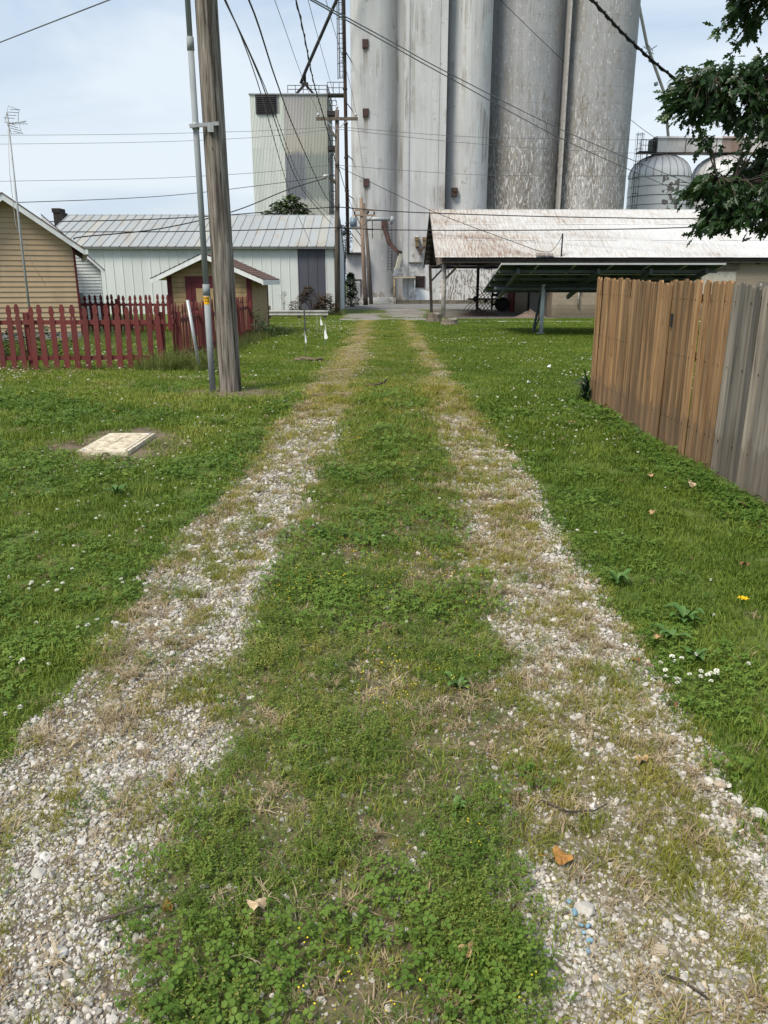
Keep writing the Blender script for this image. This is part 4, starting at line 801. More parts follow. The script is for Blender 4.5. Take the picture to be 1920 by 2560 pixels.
for z in (1.36, 1.48):
    for k in range(9): a = R(-150+k*15); vs_.append((-2.745+.0512*math.cos(a), 12.38+.0512*math.sin(a), z))
st_ = MB().add(vs_, [(k, k+1, 10+k, 9+k) for k in range(8)], True).build('warning_sticker', M['yellow'], cd); mb = MB()
for z0, k0, k1 in ((1.44, 1, 7), (1.455, 1, 7), (1.4, 2, 4), (1.4, 5, 7), (1.412, 2, 4), (1.412, 5, 7)):
    vs_ = [(-2.745+.0516*math.cos(R(-150+k*15)), 12.38+.0516*math.sin(R(-150+k*15)), z) for z in (z0, z0+.009) for k in range(k0, k1+1)]; m_ = k1-k0+1; mb.add(vs_, [(k, k+1, m_+k+1, m_+k) for k in range(m_-1)])
mb.build('sticker_print', M['black'], st_)
MB().bar((-2.82, 12.3, 3.86), (-2.4, 12.33, 3.9), .04, .05).box(-2.56, -2.47, 12.28, 12.33, 3.78, 3.88).build('strut_bracket', M['galv'], cd); MB().tube([(-2.75, 12.38, 3.83), (-2.75, 12.38, 3.92)], .054, 14).build('strap', M['galv'], cd)
MB().tube([(-3.64, 15.4, -.05), (-3.78, 15.35, 1.36)], .032, 12).build('steel_stake', plain('stake_steel', (.4, .43, .45), .5, .3, .25), None, (-3.64, 15.4, 0)); tag(bpy.data.objects['steel_stake'], 'leaning grey steel stake beside the picket fence corner', 'stake')
tag(MB().bar((-2.74, 27.5, 0), (-2.76, 27.5, .96), .05, .06).box(-2.8, -2.7, 27.46, 27.5, .0, .12).build('t_post', plain('post_steel', (.1, .11, .11), .6, .2, .3), None, (-2.74, 27.5, 0)), 'short dark steel post in the lawn beside the white marker flags', 'post')

# ================================================================== marker flags
fl_me = MB().add([(0, 0, .42), (0, 0, .56), (.09, -.02, .52), (.12, .01, .44), (.1, -.03, .38)], [(0, 4, 3, 2, 1)])
for i, (x, y, lab, rz) in enumerate([(-1.83, 18.2, 'white marker flag nearest the camera, left of the rest', 60), (-2.28, 26.9, 'farthest back of the white marker flags, below the guardrail end', 80), (-2.07, 25.7, 'white marker flag just in front of the farthest one', 30), (-1.63, 21.9, 'white marker flag rear of the pair nearest the drive', 70), (-1.48, 19.5, 'white marker flag front of the pair nearest the drive', 20)]):
    f = thing('marker_flag', (x, y, 0), lab, 'flag', 'white marker flags'); c_, s_ = math.cos(R(rz)), math.sin(R(rz))
    MB().tube([(x, y, 0), (x+.01, y, .3), (x, y, .62)], .004, 4).build('wire_stem', M['galv'], f)
    pts = [(0, .36), (.01, .56), (.06, .48), (.1, .36), (.05, .33)]
    MB().add([(x+px*c_, y+px*s_*.6-.01*j, pz) for j, (px, pz) in enumerate(pts)]+[(x+px*c_, y+px*s_*.6-.01*j+.003, pz) for j, (px, pz) in enumerate(pts)], [(0, 1, 2, 3, 4), (9, 8, 7, 6, 5)]).build('flag', M['flag'], f)

# ================================================================== vault lid, guardrail, stumps
def _lid():
    t = NT('cream_polymer_lid'); n = t.noise(t.pos(), 14, 6, .7); c = t.ramp(n, [(.35, (.3, .24, .16)), (.5, (.55, .49, .38)), (.65, (.66, .62, .52))]); t.bump(n, .3, .005); return t.fin(c, .8)
M['lid'] = _lid()
vl = thing('utility_vault', (-2.87, 8.13, 0), 'cream rectangular utility vault lid set in bare soil on the left lawn', 'vault')
LX0, LX1, LYa, LYb = -3.12, -2.6, 7.65, 8.64
MB().box(LX0, LX1, LYa, LYb, -.05, .05).build('box_rim', M['lid'], vl); lidm = MB().box(LX0+.035, LX1-.035, LYa+.035, LYb-.035, .05, .058).build('lid', M['lid'], vl)
mb = MB()
for y in np.arange(LYa+.1, LYb-.08, .055): mb.box(LX0+.08, LX1-.08, y, y+.028, .058, .062)
mb.build('tread_rib', M['lid'], lidm); MB().box(LX0+.25, LX0+.26, LYa+.4, LYb-.3, .0622, .0635).build('lid_slot', M['dirt'], lidm)
MB().tube([(LX0+.05, LYa+.06, .05), (LX0+.05, LYa+.06, .062)], .02, 8).tube([(LX1-.05, LYb-.06, .05), (LX1-.05, LYb-.06, .062)], .02, 8).build('bolt', M['galv'], lidm)
MB().tube([(-2.86, LYa-.015, .005), (-2.84, LYa-.02, .035), (-2.8, LYa-.02, .035), (-2.77, LYa-.015, .0)], .006, 6).build('pull_loop', M['black'], vl)
gr_ = thing('guardrail', (-4.2, 37, 0), 'low white-grey steel guardrail in front of the steel building', 'guardrail')
pr = [(0, .17), (-.05, .2), (-.05, .24), (0, .28), (0, .31), (-.05, .35), (-.05, .39), (0, .42), (.012, .42), (-.035, .385), (-.035, .355), (.012, .31), (.012, .28), (-.035, .235), (-.035, .205), (.012, .17)]
MB().prism([(36.9+a, z) for a, z in pr], 0, -5.6, -2.6).build('beam', M['rail_steel'], gr_)
for x in (-5.35, -3.95, -2.75): MB().box(x-.07, x+.07, 36.93, 37.08, 0, .62 if x < -5 else .4).build('post', M['barn_wood'], gr_)
def stump(x, y, r, h, lab):
    s_ = thing('tree_stump', (x, y, 0), lab, 'stump', 'cut tree stumps'); n = 30; vs_ = []; pr_ = [(0, 1.25), (.1*h, 1.15), (.5*h, 1.0), (.9*h, .97), (h, .93)]
    for z, q in pr_:
        for k in range(n): a = 2*math.pi*k/n; rr = r*q*(1+.13*(float(vn(np.array(k*.9), np.array(1.), int(x*9)))-.5)*2); vs_.append((x+rr*math.cos(a), y+rr*math.sin(a), z+(.03*math.sin(a*2) if z == h else 0)))
    MB().add(vs_, [(i*n+k, i*n+(k+1) % n, (i+1)*n+(k+1) % n, (i+1)*n+k) for i in range(4) for k in range(n)]).build('trunk_base', M['stump'], s_)
    MB().add([v for v in vs_[4*n:]], [tuple(range(n))]).build('cut_face', plain('cut_wood', (.2, .18, .15), .95, 0, .4, 8), s_)
stump(2.16, 34.6, .3, .38, 'taller grey tree stump behind, below the shed post'); stump(2.66, 32.3, .33, .24, 'shorter grey tree stump in front, in the lawn')

# ================================================================== far utility poles
fp = thing('utility_pole', (-2.48, 42.5, 0), 'tall utility pole with crossarm at the corner of the steel building', 'utility pole')
MB().tube([(-2.48, 42.5, 0), (-2.42, 42.5, 5), (-2.34, 42.5, 9.9)], [.15, .13, .1], 14).build('shaft', M['far_pole'], fp)
MB().box(-3.38, -1.3, 42.3, 42.4, 9.4, 9.54).build('crossarm', M['far_pole'], fp); MB().bar((-2.95, 42.3, 9.4), (-2.42, 42.35, 9.0), .035).bar((-1.8, 42.3, 9.4), (-2.3, 42.35, 9.0), .035).build('arm_brace', M['galv'], fp)
for x, y, z in ((-3.28, 42.35, 9.54), (-1.4, 42.35, 9.54), (-2.34, 42.5, 9.9)):
    MB().tube([(x, y, z), (x, y, z+.06), (x, y, z+.08), (x, y, z+.13), (x, y, z+.15), (x, y, z+.2)], [.03, .03, .08, .08, .05, .04], 10).build('insulator', M['insulator'], fp)
MB().bar((-2.45, 42.4, 8.65), (-2.75, 42.35, 9.1), .11).build('side_arm', M['far_pole'], fp); MB().bar((-2.5, 42.4, 6.55), (-2.8, 42.2, 6.85), .09, .12).build('lamp_arm', M['far_pole'], fp)
MB().tube([(-2.78, 42.2, 6.82), (-2.98, 42.15, 6.8), (-3.1, 42.1, 6.74)], [.06, .1, .05], 10).build('street_lamp_head', M['insulator'], fp)
for z in (7.35, 5.37, 4.37): MB().tube([(-2.42, 42.36, z), (-2.42, 42.28, z)], .05, 8).tube([(-2.3, 42.36, z-.05), (-2.3, 42.36, z+.2)], .03, 6).build('clamp', M['dark_steel'], fp)
pa = thing('utility_pole', (-1.36, 58.9, 0), 'tan utility pole with transformer, front of the leaning pair at the elevator', 'utility pole')
MB().tube([(-1.36, 58.9, 0), (-1.52, 58.9, 4), (-1.64, 58.9, 7.4)], [.17, .14, .11], 14).build('shaft', M['tan_pole'], pa)
MB().tube([(-1.355, 58.89, -.02), (-1.39, 58.89, 1.2)], [.18, .168], 14).build('stained_butt', plain('creosote', (.045, .032, .027), .8, 0, .5, 6), pa)
MB().box(-2.15, -.62, 58.72, 58.8, 6.2, 6.3).box(-2.1, -.65, 59.02, 59.1, 6.55, 6.65).build('crossarm', M['tan_pole'], pa); MB().bar((-2.0, 58.7, 6.2), (-1.62, 58.75, 5.5), .04).bar((-.8, 58.7, 6.2), (-1.5, 58.75, 5.5), .04).build('arm_brace', M['dark_steel'], pa)
for x in (-2.1, -.7, -1.2): MB().tube([(x, 58.76, 6.3), (x, 58.76, 6.42), (x, 58.76, 6.5)], [.05, .06, .03], 8).build('insulator', M['dark_steel'], pa)
tr = MB().tube([(-2.2, 58.85, 5.5), (-2.2, 58.85, 6.05)], .25, 14).build('transformer', plain('blue_grey_transformer', (.16, .22, .28), .4, .1, .2), pa); MB().tube([(-2.35, 58.8, 6.05), (-2.35, 58.8, 6.2)], .04, 6).tube([(-2.05, 58.8, 6.05), (-2.05, 58.8, 6.2)], .04, 6).build('bushing', M['insulator'], tr)
MB().bar((-2.45, 58.85, 5.45), (-1.5, 58.85, 5.45), .06).build('transformer_bracket', M['dark_steel'], pa); MB().box(-1.3, -.75, 58.7, 58.76, 5.24, 5.34).build('cable_clamp', M['black'], pa)
pb = thing('utility_pole', (-.98, 61.5, 0), 'brown utility pole behind, second of the leaning pair at the elevator', 'utility pole')
MB().tube([(-.98, 61.5, 0), (-1.22, 61.5, 4), (-1.5, 61.5, 7.3)], [.15, .13, .1], 14).build('shaft', M['far_pole'], pb); MB().bar((-1.5, 61.4, 6.9), (-1.1, 61.4, 6.6), .06).tube([(-1.15, 61.4, 6.6), (-1.15, 61.4, 6.85)], .05, 6).build('cutout_bracket', M['dark_steel'], pb)

# ================================================================== wires
W = [
('service_wire', .011, 'single grey service wire crossing the upper left sky', [(-1.4, 12.75, 6.43), (-12.6, 21.75, 6.43)]),
('drop_cable', .011, 'thin cable from the near pole down to the steel building eave', [(-2.4, 12.4, 5.88), (-2.66, 18, 5.74), (-3.34, 30, 4.54), (-3.89, 43.3, 3.64)]),
('drop_cable', .013, 'left cable of the pair sagging low between near and far pole', [(-2.42, 12.4, 5.85), (-2.65, 18.5, 5.85), (-3.06, 30, 5.07), (-2.66, 42.3, 4.51)]),
('drop_cable', .011, 'right cable of the pair sagging low between near and far pole', [(-2.44, 12.4, 5.9), (-2.64, 19, 5.84), (-2.96, 31, 5.05), (-2.59, 42.3, 4.84)]),
('trunk_cable', .017, 'thick black trunk cable from the near pole to the far pole', [(-2.4, 12.4, 6.13), (-2.23, 14.6, 6.15), (-2.51, 20, 6.19), (-2.8, 27, 6.23), (-2.7, 38, 5.48), (-2.45, 42.3, 5.36)]),
('twisted_cable', .02, 'twisted black service cable running high to the far pole', [(-2.1, 12.4, 8.15), (-2.19, 22, 8.41), (-2.55, 31, 8.65), (-2.58, 36.5, 8.44), (-2.46, 42.3, 7.54)]),
('power_line', .009, 'thin power line to the left end of the far crossarm', [(-3.0, 12.35, 9.25), (-2.72, 22, 8.41), (-3.04, 32, 8.98), (-3.28, 42.35, 9.74)]),
('power_line', .009, 'thin power line to the top insulator of the far pole', [(-2.0, 12.35, 9.25), (-2.06, 24, 9.02), (-2.34, 42.5, 10.1)]),
('power_line', .009, 'thin power line leaving the right end of the far crossarm', [(-1.8, 12.35, 9.25), (-1.6, 24, 9.1), (-1.4, 42.35, 9.74), (-1.2, 58.8, 6.5)]),
('street_cable', .011, 'upper black cable of the pair slanting across the silos to the right', [(-1.58, 12.5, 5.8), (.12, 18, 6.46), (1.48, 20.5, 6.47), (5.55, 25.5, 6.0), (11.3, 30, 4.99), (17, 34.5, 4.0)]),
('street_cable', .011, 'lower black cable of the pair slanting across the silos to the right', [(-1.63, 12.5, 5.81), (.12, 18, 6.39), (1.48, 20.5, 6.38), (5.56, 25.5, 5.75), (11.15, 30, 4.66), (17, 34.5, 3.6)]),
('service_drop', .018, 'thick twisted black service drop entering the oak at upper right', [(-2.2, 12.4, 7.6), (1.0, 11.6, 6.75), (1.88, 11.85, 6.1), (2.9, 12.3, 5.45), (3.58, 12.6, 5.02), (4.47, 13, 4.59), (6.2, 13.8, 4.0)]),
('stay_wire', .02, 'thin wire from the silo top down to the bin platform', [(6.24, 61.5, 21.96), (8.29, 63, 20.92), (15.12, 68.0, 17.46), (21.68, 73, 14.69), (24.17, 75, 13.82), (24.6, 77, 13.6)]),
('power_line', .011, 'uppermost thin line crossing the left sky to the far pole', [(-60, 49, 9.8), (-20.9, 46, 9.33), (-8.32, 44, 9.15), (-2.49, 42.4, 9.12)]),
('power_line', .011, 'second thin line crossing the left sky to the far pole', [(-60, 49, 9.2), (-20.96, 46, 8.89), (-8.34, 44, 8.81), (-2.49, 42.4, 9.02)]),
('power_line', .011, 'upper thin line crossing the silos right of the far pole', [(-2.4, 42.4, 9.12), (5.23, 46, 9.23), (15.77, 52, 10.06), (40, 64, 11.5)]),
('power_line', .011, 'second thin line crossing the silos right of the far pole', [(-2.4, 42.4, 9.02), (5.24, 46, 8.89), (15.84, 52, 9.31), (40, 64, 10.6)]),
('power_line', .011, 'third thin line crossing the left sky to the far pole', [(-60, 36, 5.4), (-18.46, 40, 6.32), (-7.96, 41.5, 6.79), (-2.48, 42.4, 7.38)]),
('power_line', .011, 'third thin line crossing the silos right of the far pole', [(-2.32, 42.4, 7.35), (5.3, 46, 7.34), (15.97, 52, 7.99), (40, 64, 9.2)]),
('service_wire', .014, 'thin service wire from the far pole down towards the tan house', [(-2.5, 42.4, 6.91), (-5.0, 40, 6.25), (-9.13, 35, 5.18), (-13.09, 30, 4.46), (-16, 27, 4.1)]),
('lamp_cable', .024, 'black cable rising from the white house to the far lamp', [(-13.0, 34.2, 3.4), (-12.54, 34.1, 3.5), (-10.13, 37, 3.99), (-7.34, 40, 4.96), (-4.86, 42, 6.16), (-2.9, 42.2, 6.73)]),
('phone_cable', .026, 'upper thick cable crossing the steel roof left of the far pole', [(-40, 33, 3.7), (-15.82, 39, 4.43), (-9.18, 41, 4.8), (-5.3, 42, 5.16), (-2.45, 42.3, 5.37)]),
('phone_cable', .026, 'lower thick cable crossing the steel roof left of the far pole', [(-40, 33, 3.6), (-15.13, 39, 3.97), (-9.22, 41, 4.12), (-2.45, 42.3, 4.37)]),
('phone_cable', .026, 'upper thick cable crossing the rusty shed roof', [(-2.35, 42.35, 5.37), (1.59, 41, 5.0), (10.38, 39.5, 4.65), (17.7, 38, 4.6), (40, 34, 5.4)]),
('phone_cable', .026, 'lower thick cable crossing the rusty shed roof', [(-2.37, 42.35, 4.37), (1.585, 40.5, 4.14), (10.17, 38.5, 4.05), (17.3, 37, 4.19), (40, 33, 5)]),
('service_drop', .014, 'thin drop sagging from the far pole to the mast on the shed roof', [(-2.27, 42.4, 7.26), (-1.78, 42.3, 7.04), (2.3, 40.5, 5.05), (5.94, 38.3, 3.54), (7.52, 37.8, 3.02), (8.03, 37.8, 3.34), (8.3, 37.9, 3.84)]),
('jumper_cable', .018, 'short dark cable from the far pole to the transformer pole', [(-2.28, 42.4, 7.23), (-2.17, 46, 6.67), (-2.17, 58.8, 6.52)]),
]
def smoothpts(p, k=6):
    if len(p) < 3: return p
    p = [Vector(q) for q in p]; out = []
    for i in range(len(p)-1):
        a, b, c, e = p[max(i-1, 0)], p[i], p[i+1], p[min(i+2, len(p)-1)]
        for j in range(k):
            t = j/k; out.append(.5*((2*b)+(c-a)*t+(2*a-5*b+4*c-e)*t*t+(3*b-a-3*c+e)*t**3))
    return out+[p[-1]]
for nm, r, lab, pts in W:
    pts = smoothpts(pts); thin = r < .013
    mb = MB().tube(pts, r, 6)
    if 'twist' in lab:
        q = []; L_ = 0
        for i, p in enumerate(smoothpts([tuple(v) for v in pts], 5)):
            q.append(Vector(p)+Vector((math.cos(i*1.1)*r*1.3, 0, math.sin(i*1.1)*r*1.3)))
        mb.tube(q, r*.7, 5)
    tag(mb.build(nm, M['wire_grey'] if thin else M['wire'], None, tuple(pts[0])), lab, 'wire', 'overhead wires')

# ================================================================== vegetation materials
def leafmat(name, stops, transl=.25, nscale=.9, rough=.6):
    """stops run over a per-plant tint; world noise drifts it; thin leaves let some light through"""
    t = NT(name); ti = t.n('Attribute', attribute_name='tint', attribute_type='INSTANCER').outputs['Fac']; n = t.noise(t.pos(), nscale, 4, .6); n2 = t.noise(t.pos(), 35, 3, .6)
    f = t.math('ADD', t.math('ADD', t.math('MULTIPLY', ti, .6), t.math('MULTIPLY', n, .34)), t.math('MULTIPLY', n2, .3)); f = t.math('SUBTRACT', f, .12, True)
    c = t.ramp(f, stops); t.fin(c, rough, 0, .25)
    tr = t.n('BsdfTranslucent', {'Color': t.mix(1, c, (1.1, 1.15, .5), 'MULTIPLY')}); mx = t.n('MixShader', {0: transl, 1: t.b.outputs[0], 2: tr.outputs[0]}); t.t.links.new(mx.outputs[0], t.out.inputs['Surface']); return t.m
M['grass'] = leafmat('lawn_grass_blades', [(.1, (.06, .11, .012)), (.35, (.11, .175, .02)), (.6, (.175, .23, .034)), (.82, (.27, .275, .062)), (1, (.4, .34, .16))])
M['ygrass'] = leafmat('yellow_green_grass', [(.1, (.13, .17, .022)), (.4, (.235, .235, .042)), (.7, (.36, .31, .085)), (1, (.47, .39, .18))])
M['straw'] = leafmat('dry_straw', [(.1, (.2, .145, .085)), (.5, (.36, .28, .18)), (1, (.5, .42, .3))], .15)
M['clover'] = leafmat('clover_leaves', [(.1, (.048, .1, .015)), (.45, (.09, .165, .023)), (.75, (.145, .22, .036)), (1, (.21, .275, .05))], .22)
M['weed'] = leafmat('weed_leaves', [(.1, (.06, .115, .018)), (.35, (.105, .175, .026)), (.6, (.165, .22, .042)), (.82, (.27, .265, .07)), (1, (.4, .3, .13))], .22)
M['tallgrass'] = leafmat('tall_weed_grass', [(.1, (.075, .12, .03)), (.5, (.15, .19, .055)), (.8, (.25, .25, .1)), (1, (.4, .33, .18))], .3)
M['blossom'] = plain('clover_blossom', (.74, .74, .66), .8, 0, .15, 60)
M['medick'] = plain('yellow_medick_flower', (.62, .5, .03), .7, 0, .15, 60)
def _stone():
    t = NT('limestone_gravel'); ti = t.n('Attribute', attribute_name='tint', attribute_type='INSTANCER').outputs['Fac']; r = t.rand(); f = t.math('FRACT', t.math('ADD', t.math('MULTIPLY', ti, 3.7), r))
    c = t.ramp(f, [(0, (.22, .21, .195)), (.2, (.37, .35, .325)), (.6, (.51, .49, .46)), (.86, (.62, .6, .57)), (.93, (.5, .4, .29)), (1, (.22, .2, .18))]); n = t.noise(t.pos(), 90, 4, .65); c = t.mix(t.ramp(n, [(.35, .5), (.6, 0)]), c, (.3, .27, .23)); t.bump(n, .3, .003); return t.fin(c, .9)
M['stone'] = _stone()
# ---- source plants
rng = np.random.default_rng(11)
def blades(n, Rr, h, w_, lean, flat=0., rs=1, taper=.5):
    g = np.random.default_rng(rs); V = []; F4 = []; F3 = []; a = g.uniform(0, 2*np.pi, n); r = Rr*np.sqrt(g.random(n)); hh = h*g.uniform(.45, 1.15, n); la = g.uniform(0, 2*np.pi, n); le = lean*g.uniform(.2, 1.2, n)
    for i in range(n):
        b = np.array([r[i]*np.cos(a[i]), r[i]*np.sin(a[i]), -.004]); d_ = np.array([np.cos(la[i]), np.sin(la[i]), 0]); s = np.array([-d_[1], d_[0], 0])*w_/2*g.uniform(.7, 1.3); up_ = np.array([0, 0, 1.0])
        m_ = b+up_*hh[i]*.6*(1-flat)+d_*hh[i]*le[i]*.35; tip = b+up_*hh[i]*(1-.35*le[i])*(1-flat)+d_*hh[i]*le[i]; k = len(V)
        V += [b-s, b+s, m_+s*.8, m_-s*.8, tip]; F4.append((k, k+1, k+2, k+3)); F3.append((k+3, k+2, k+4))
    return np.array(V), [np.array(F4), np.array(F3)]
def trefoils(n, Rr, h, L_, rs=1, stem=True):
    g = np.random.default_rng(rs); V = []; F6 = []; F4 = []
    for i in range(n):
        a = g.uniform(0, 2*np.pi); r = Rr*np.sqrt(g.random()); c = np.array([r*np.cos(a), r*np.sin(a), h*g.uniform(.35, 1.15)*(1-.4*(r/Rr)**2)]); tz = g.uniform(-.45, .45, 2); ph = g.uniform(0, 2.1); l = L_*g.uniform(.65, 1.25)
        for k in range(3):
            t = ph+k*2.094; d_ = np.array([np.cos(t), np.sin(t), 0]); s = np.array([-d_[1], d_[0], 0]); p0 = len(V)
            for u, v, q in ((.06, 0, 0), (.35, -.36, .1), (.8, -.4, .12), (1.0, 0, .02), (.8, .4, .12), (.35, .36, .1)):
                p = c+d_*l*u+s*l*v+np.array([0, 0, l*q]); p[2] += tz[0]*(p-c)[0]+tz[1]*(p-c)[1]-.12*l*u; V.append(p)
            F6 += [(p0, p0+1, p0+3, p0+5), (p0+1, p0+2, p0+3, p0+3)] and []
            F4 += [(p0, p0+1, p0+2, p0+3), (p0, p0+3, p0+4, p0+5)]
        if stem:
            p0 = len(V); V += [np.array([c[0]*.8-.0012, c[1]*.8, -.004]), np.array([c[0]*.8+.0012, c[1]*.8, -.004]), c+[.0008, 0, 0], c-[.0008, 0, 0]]; F4.append((p0, p0+1, p0+2, p0+3))
    return np.array(V), [np.array(F4)]
def sprigs(n, Rr, h, L_, rs=1, per=9):
    """branching small-leaved weed: stems with pairs of small leaves"""
    g = np.random.default_rng(rs); V = []; F4 = []
    for i in range(n):
        a = g.uniform(0, 2*np.pi); r = Rr*np.sqrt(g.random()); b = np.array([r*np.cos(a), r*np.sin(a), -.004]); t = a+g.uniform(-1, 1); tip = b+np.array([np.cos(t)*h*g.uniform(.2, 1.1), np.sin(t)*h*g.uniform(.2, 1.1), h*g.uniform(.4, 1.1)]); p0 = len(V); V += [b-[.001, 0, 0], b+[.001, 0, 0], tip+[.0006, 0, 0], tip-[.0006, 0, 0]]; F4.append((p0, p0+1, p0+2, p0+3))
        for k in range(per):
            c = b+(tip-b)*(.25+.75*k/per)+g.normal(0, .004, 3); q = g.uniform(0, 2*np.pi); d_ = np.array([np.cos(q), np.sin(q), g.uniform(-.2, .6)]); s = np.array([-np.sin(q), np.cos(q), g.uniform(-.3, .3)]); l = L_*g.uniform(.6, 1.3); p0 = len(V); V += [c, c+d_*l*.5-s*l*.3, c+d_*l, c+d_*l*.5+s*l*.3]; F4.append((p0, p0+1, p0+2, p0+3))
    return np.array(V), [np.array(F4)]
def stone_mesh(rs, sq=.7):
    g = np.random.default_rng(rs); bm = bmesh.new(); bmesh.ops.create_icosphere(bm, subdivisions=2, radius=1); N = [Vector(g.normal(0, 1, 3)).normalized() for _ in range(9)]; D = [g.uniform(.55, .88) for _ in range(9)]
    for v in bm.verts:
        for nn, dd in zip(N, D):
            t = v.co.dot(nn)
            if t > dd: v.co -= nn*(t-dd)
        v.co.z *= sq; v.co.x *= 1.15
    me = bpy.data.meshes.new('stone'); bm.to_mesh(me); bm.free(); return me
SRC = bpy.data.collections.new('plant_sources')
def src(name, V, F, mat):
    me = npmesh(name, V, F); me.materials.append(mat); o = bpy.data.objects.new(name, me); SRC.objects.link(o); return o
def scatter(name, srcs, xy, scl, tint, label, cat, tilt=0., z=None, up=None):
    """one object of uncounted ground cover: points with rotation, size and tint, instanced by geometry nodes"""
    N = len(xy); me = bpy.data.meshes.new(name); zz = dz(xy[:, 0], xy[:, 1])+(0 if z is None else z); co = np.column_stack([xy, zz]).astype(np.float32); me.vertices.add(N); me.vertices.foreach_set('co', co.ravel())
    rot = np.column_stack([rng.normal(0, tilt, N), rng.normal(0, tilt, N), rng.uniform(0, 2*np.pi, N)]).astype(np.float32)
    for nm, ty, d_ in (('rot', 'FLOAT_VECTOR', rot), ('scl', 'FLOAT', np.asarray(scl, np.float32)), ('tint', 'FLOAT', np.asarray(tint, np.float32)), ('pick', 'INT', rng.integers(0, len(srcs), N).astype(np.int32))):
        at = me.attributes.new(nm, ty, 'POINT'); at.data.foreach_set('vector' if ty == 'FLOAT_VECTOR' else 'value', d_.ravel())
    o = bpy.data.objects.new(name, me); COL.objects.link(o); tag(o, label, cat, None, 'stuff')
    c = bpy.data.collections.new(name+'_plants')
    for s in srcs: c.objects.link(s)
    g = bpy.data.node_groups.new(name, 'GeometryNodeTree'); g.interface.new_socket('Geometry', in_out='INPUT', socket_type='NodeSocketGeometry'); g.interface.new_socket('Geometry', in_out='OUTPUT', socket_type='NodeSocketGeometry')
    gi = g.nodes.new('NodeGroupInput'); go = g.nodes.new('NodeGroupOutput'); ip = g.nodes.new('GeometryNodeInstanceOnPoints'); ci = g.nodes.new('GeometryNodeCollectionInfo'); ci.inputs[0].default_value = c; ci.inputs[1].default_value = True; ci.inputs[2].default_value = True
    def na(nm, ty):
        a = g.nodes.new('GeometryNodeInputNamedAttribute'); a.data_type = ty; a.inputs[0].default_value = nm; return a.outputs[0]
    er = g.nodes.new('FunctionNodeEulerToRotation'); L_ = g.links.new; L_(gi.outputs[0], ip.inputs['Points']); L_(ci.outputs[0], ip.inputs['Instance']); ip.inputs['Pick Instance'].default_value = True; L_(na('pick', 'INT'), ip.inputs['Instance Index']); L_(na('rot', 'FLOAT_VECTOR'), er.inputs[0]); L_(er.outputs[0], ip.inputs['Rotation']); L_(na('scl', 'FLOAT'), ip.inputs['Scale']); L_(ip.outputs[0], go.inputs[0])
    md = o.modifiers.new('scatter', 'NODES'); md.node_group = g; return o
def pts(dens, y0, y1, xm=.56, pad=1.3, xlim=None, fade=None):
    """random ground points inside the wedge the camera (and a step either side) sees; density per m2 falls off past fade"""
    w1 = xm*y1+pad
    if xlim: w1 = min(w1, xlim)
    n = int(dens*2*w1*(y1-y0)); x = rng.uniform(-w1, w1, n); y = rng.uniform(y0, y1, n); k = np.abs(x) < xm*y+pad
    if fade: k &= rng.random(n) < np.minimum(1, (fade/np.maximum(y, .1))**1.6)
    return x[k], y[k]
def keep(x, y, p, edge=False):
    k = rng.random(len(x)) < p*(1-.75*np.exp(-((x-np.interp(y, TY, RO)+.06)/.075)**2)*(y < 6)*(0 if edge else 1)); return x[k], y[k]
def clear(x, y):
    """1 where plants may grow: off the vault lid, pole base, floors, buildings, apron"""
    c = np.ones(len(x)); c *= ~((x > -3.17) & (x < -2.55) & (y > 7.6) & (y < 8.7)); c *= 1-.8*np.exp(-(((x+2.9)/.85)**2+((y-8.2)/1.0)**2)**2*1.1)*(fbm(x*3, y*3, 41) < .68); c *= 1-.85*np.exp(-(((x+2.3)/1.0)**2+((y-12.2)/.75)**2)**2)
    c *= ~((x-.0+2.48)**2+(y-12.5)**2 < .035); c *= 1-np.exp(-(((x+3.45)/.24)**2+((y-3.55)/.2)**2)**2); c *= 1-.8*np.exp(-(((x+1.75)/.4)**2+((y-17.5)/.35)**2)**2)
    c *= ~((x > GX0) & (x < GX1) & (y > GY0) & (y < GY1)); c *= ~((x < HX+HW) & (y > HY)); c *= y < 43.3; c *= ~((x > 2.8) & (y > 37.3)); c *= ~((x > 3) & (y > 34.8) & (y < 35.4)); c *= ~((x > -2.2) & (x < 2.2) & (y > 35.8)*(fbm(x*.8, y*.8, 77) > .38)); c *= ~((x < -8.9) & (x > -9.75) & (y > 17.25) & (y < 18.05)); return c

# ================================================================== ground cover
LW = 'lawn'
gA = [src('grass_a%d' % i, *blades(70, .11, .05, .0042, .9, 0, 20+i), M['grass']) for i in range(4)]
gB = [src('grass_b%d' % i, *blades(130, .32, .055, .009, 1.0, 0, 30+i), M['grass']) for i in range(3)]
yA = [src('ygrass_a%d' % i, *blades(46, .055, .05, .003, .9, 0, 40+i), M['ygrass']) for i in range(4)]
yB = [src('ygrass_b%d' % i, *blades(110, .26, .032, .008, 1.1, .1, 45+i), M['ygrass']) for i in range(3)]
yC = [src('ygrass_c%d' % i, *blades(14, .07, .03, .0028, 1.2, .2, 48+i), M['ygrass']) for i in range(4)]
sA = [src('straw_a%d' % i, *blades(30, .03, .075, .0038, 1.15, .5, 50+i), M['straw']) for i in range(4)]
sB = [src('straw_b%d' % i, *blades(90, .22, .05, .007, 1.2, .6, 55+i), M['straw']) for i in range(3)]
cA = [src('clover_a%d' % i, *trefoils(20, .095, .062, .0135, 60+i), M['clover']) for i in range(5)]
wA = [src('weed_a%d' % i, *sprigs(20, .08, .075, .0105, 70+i), M['weed']) for i in range(5)]
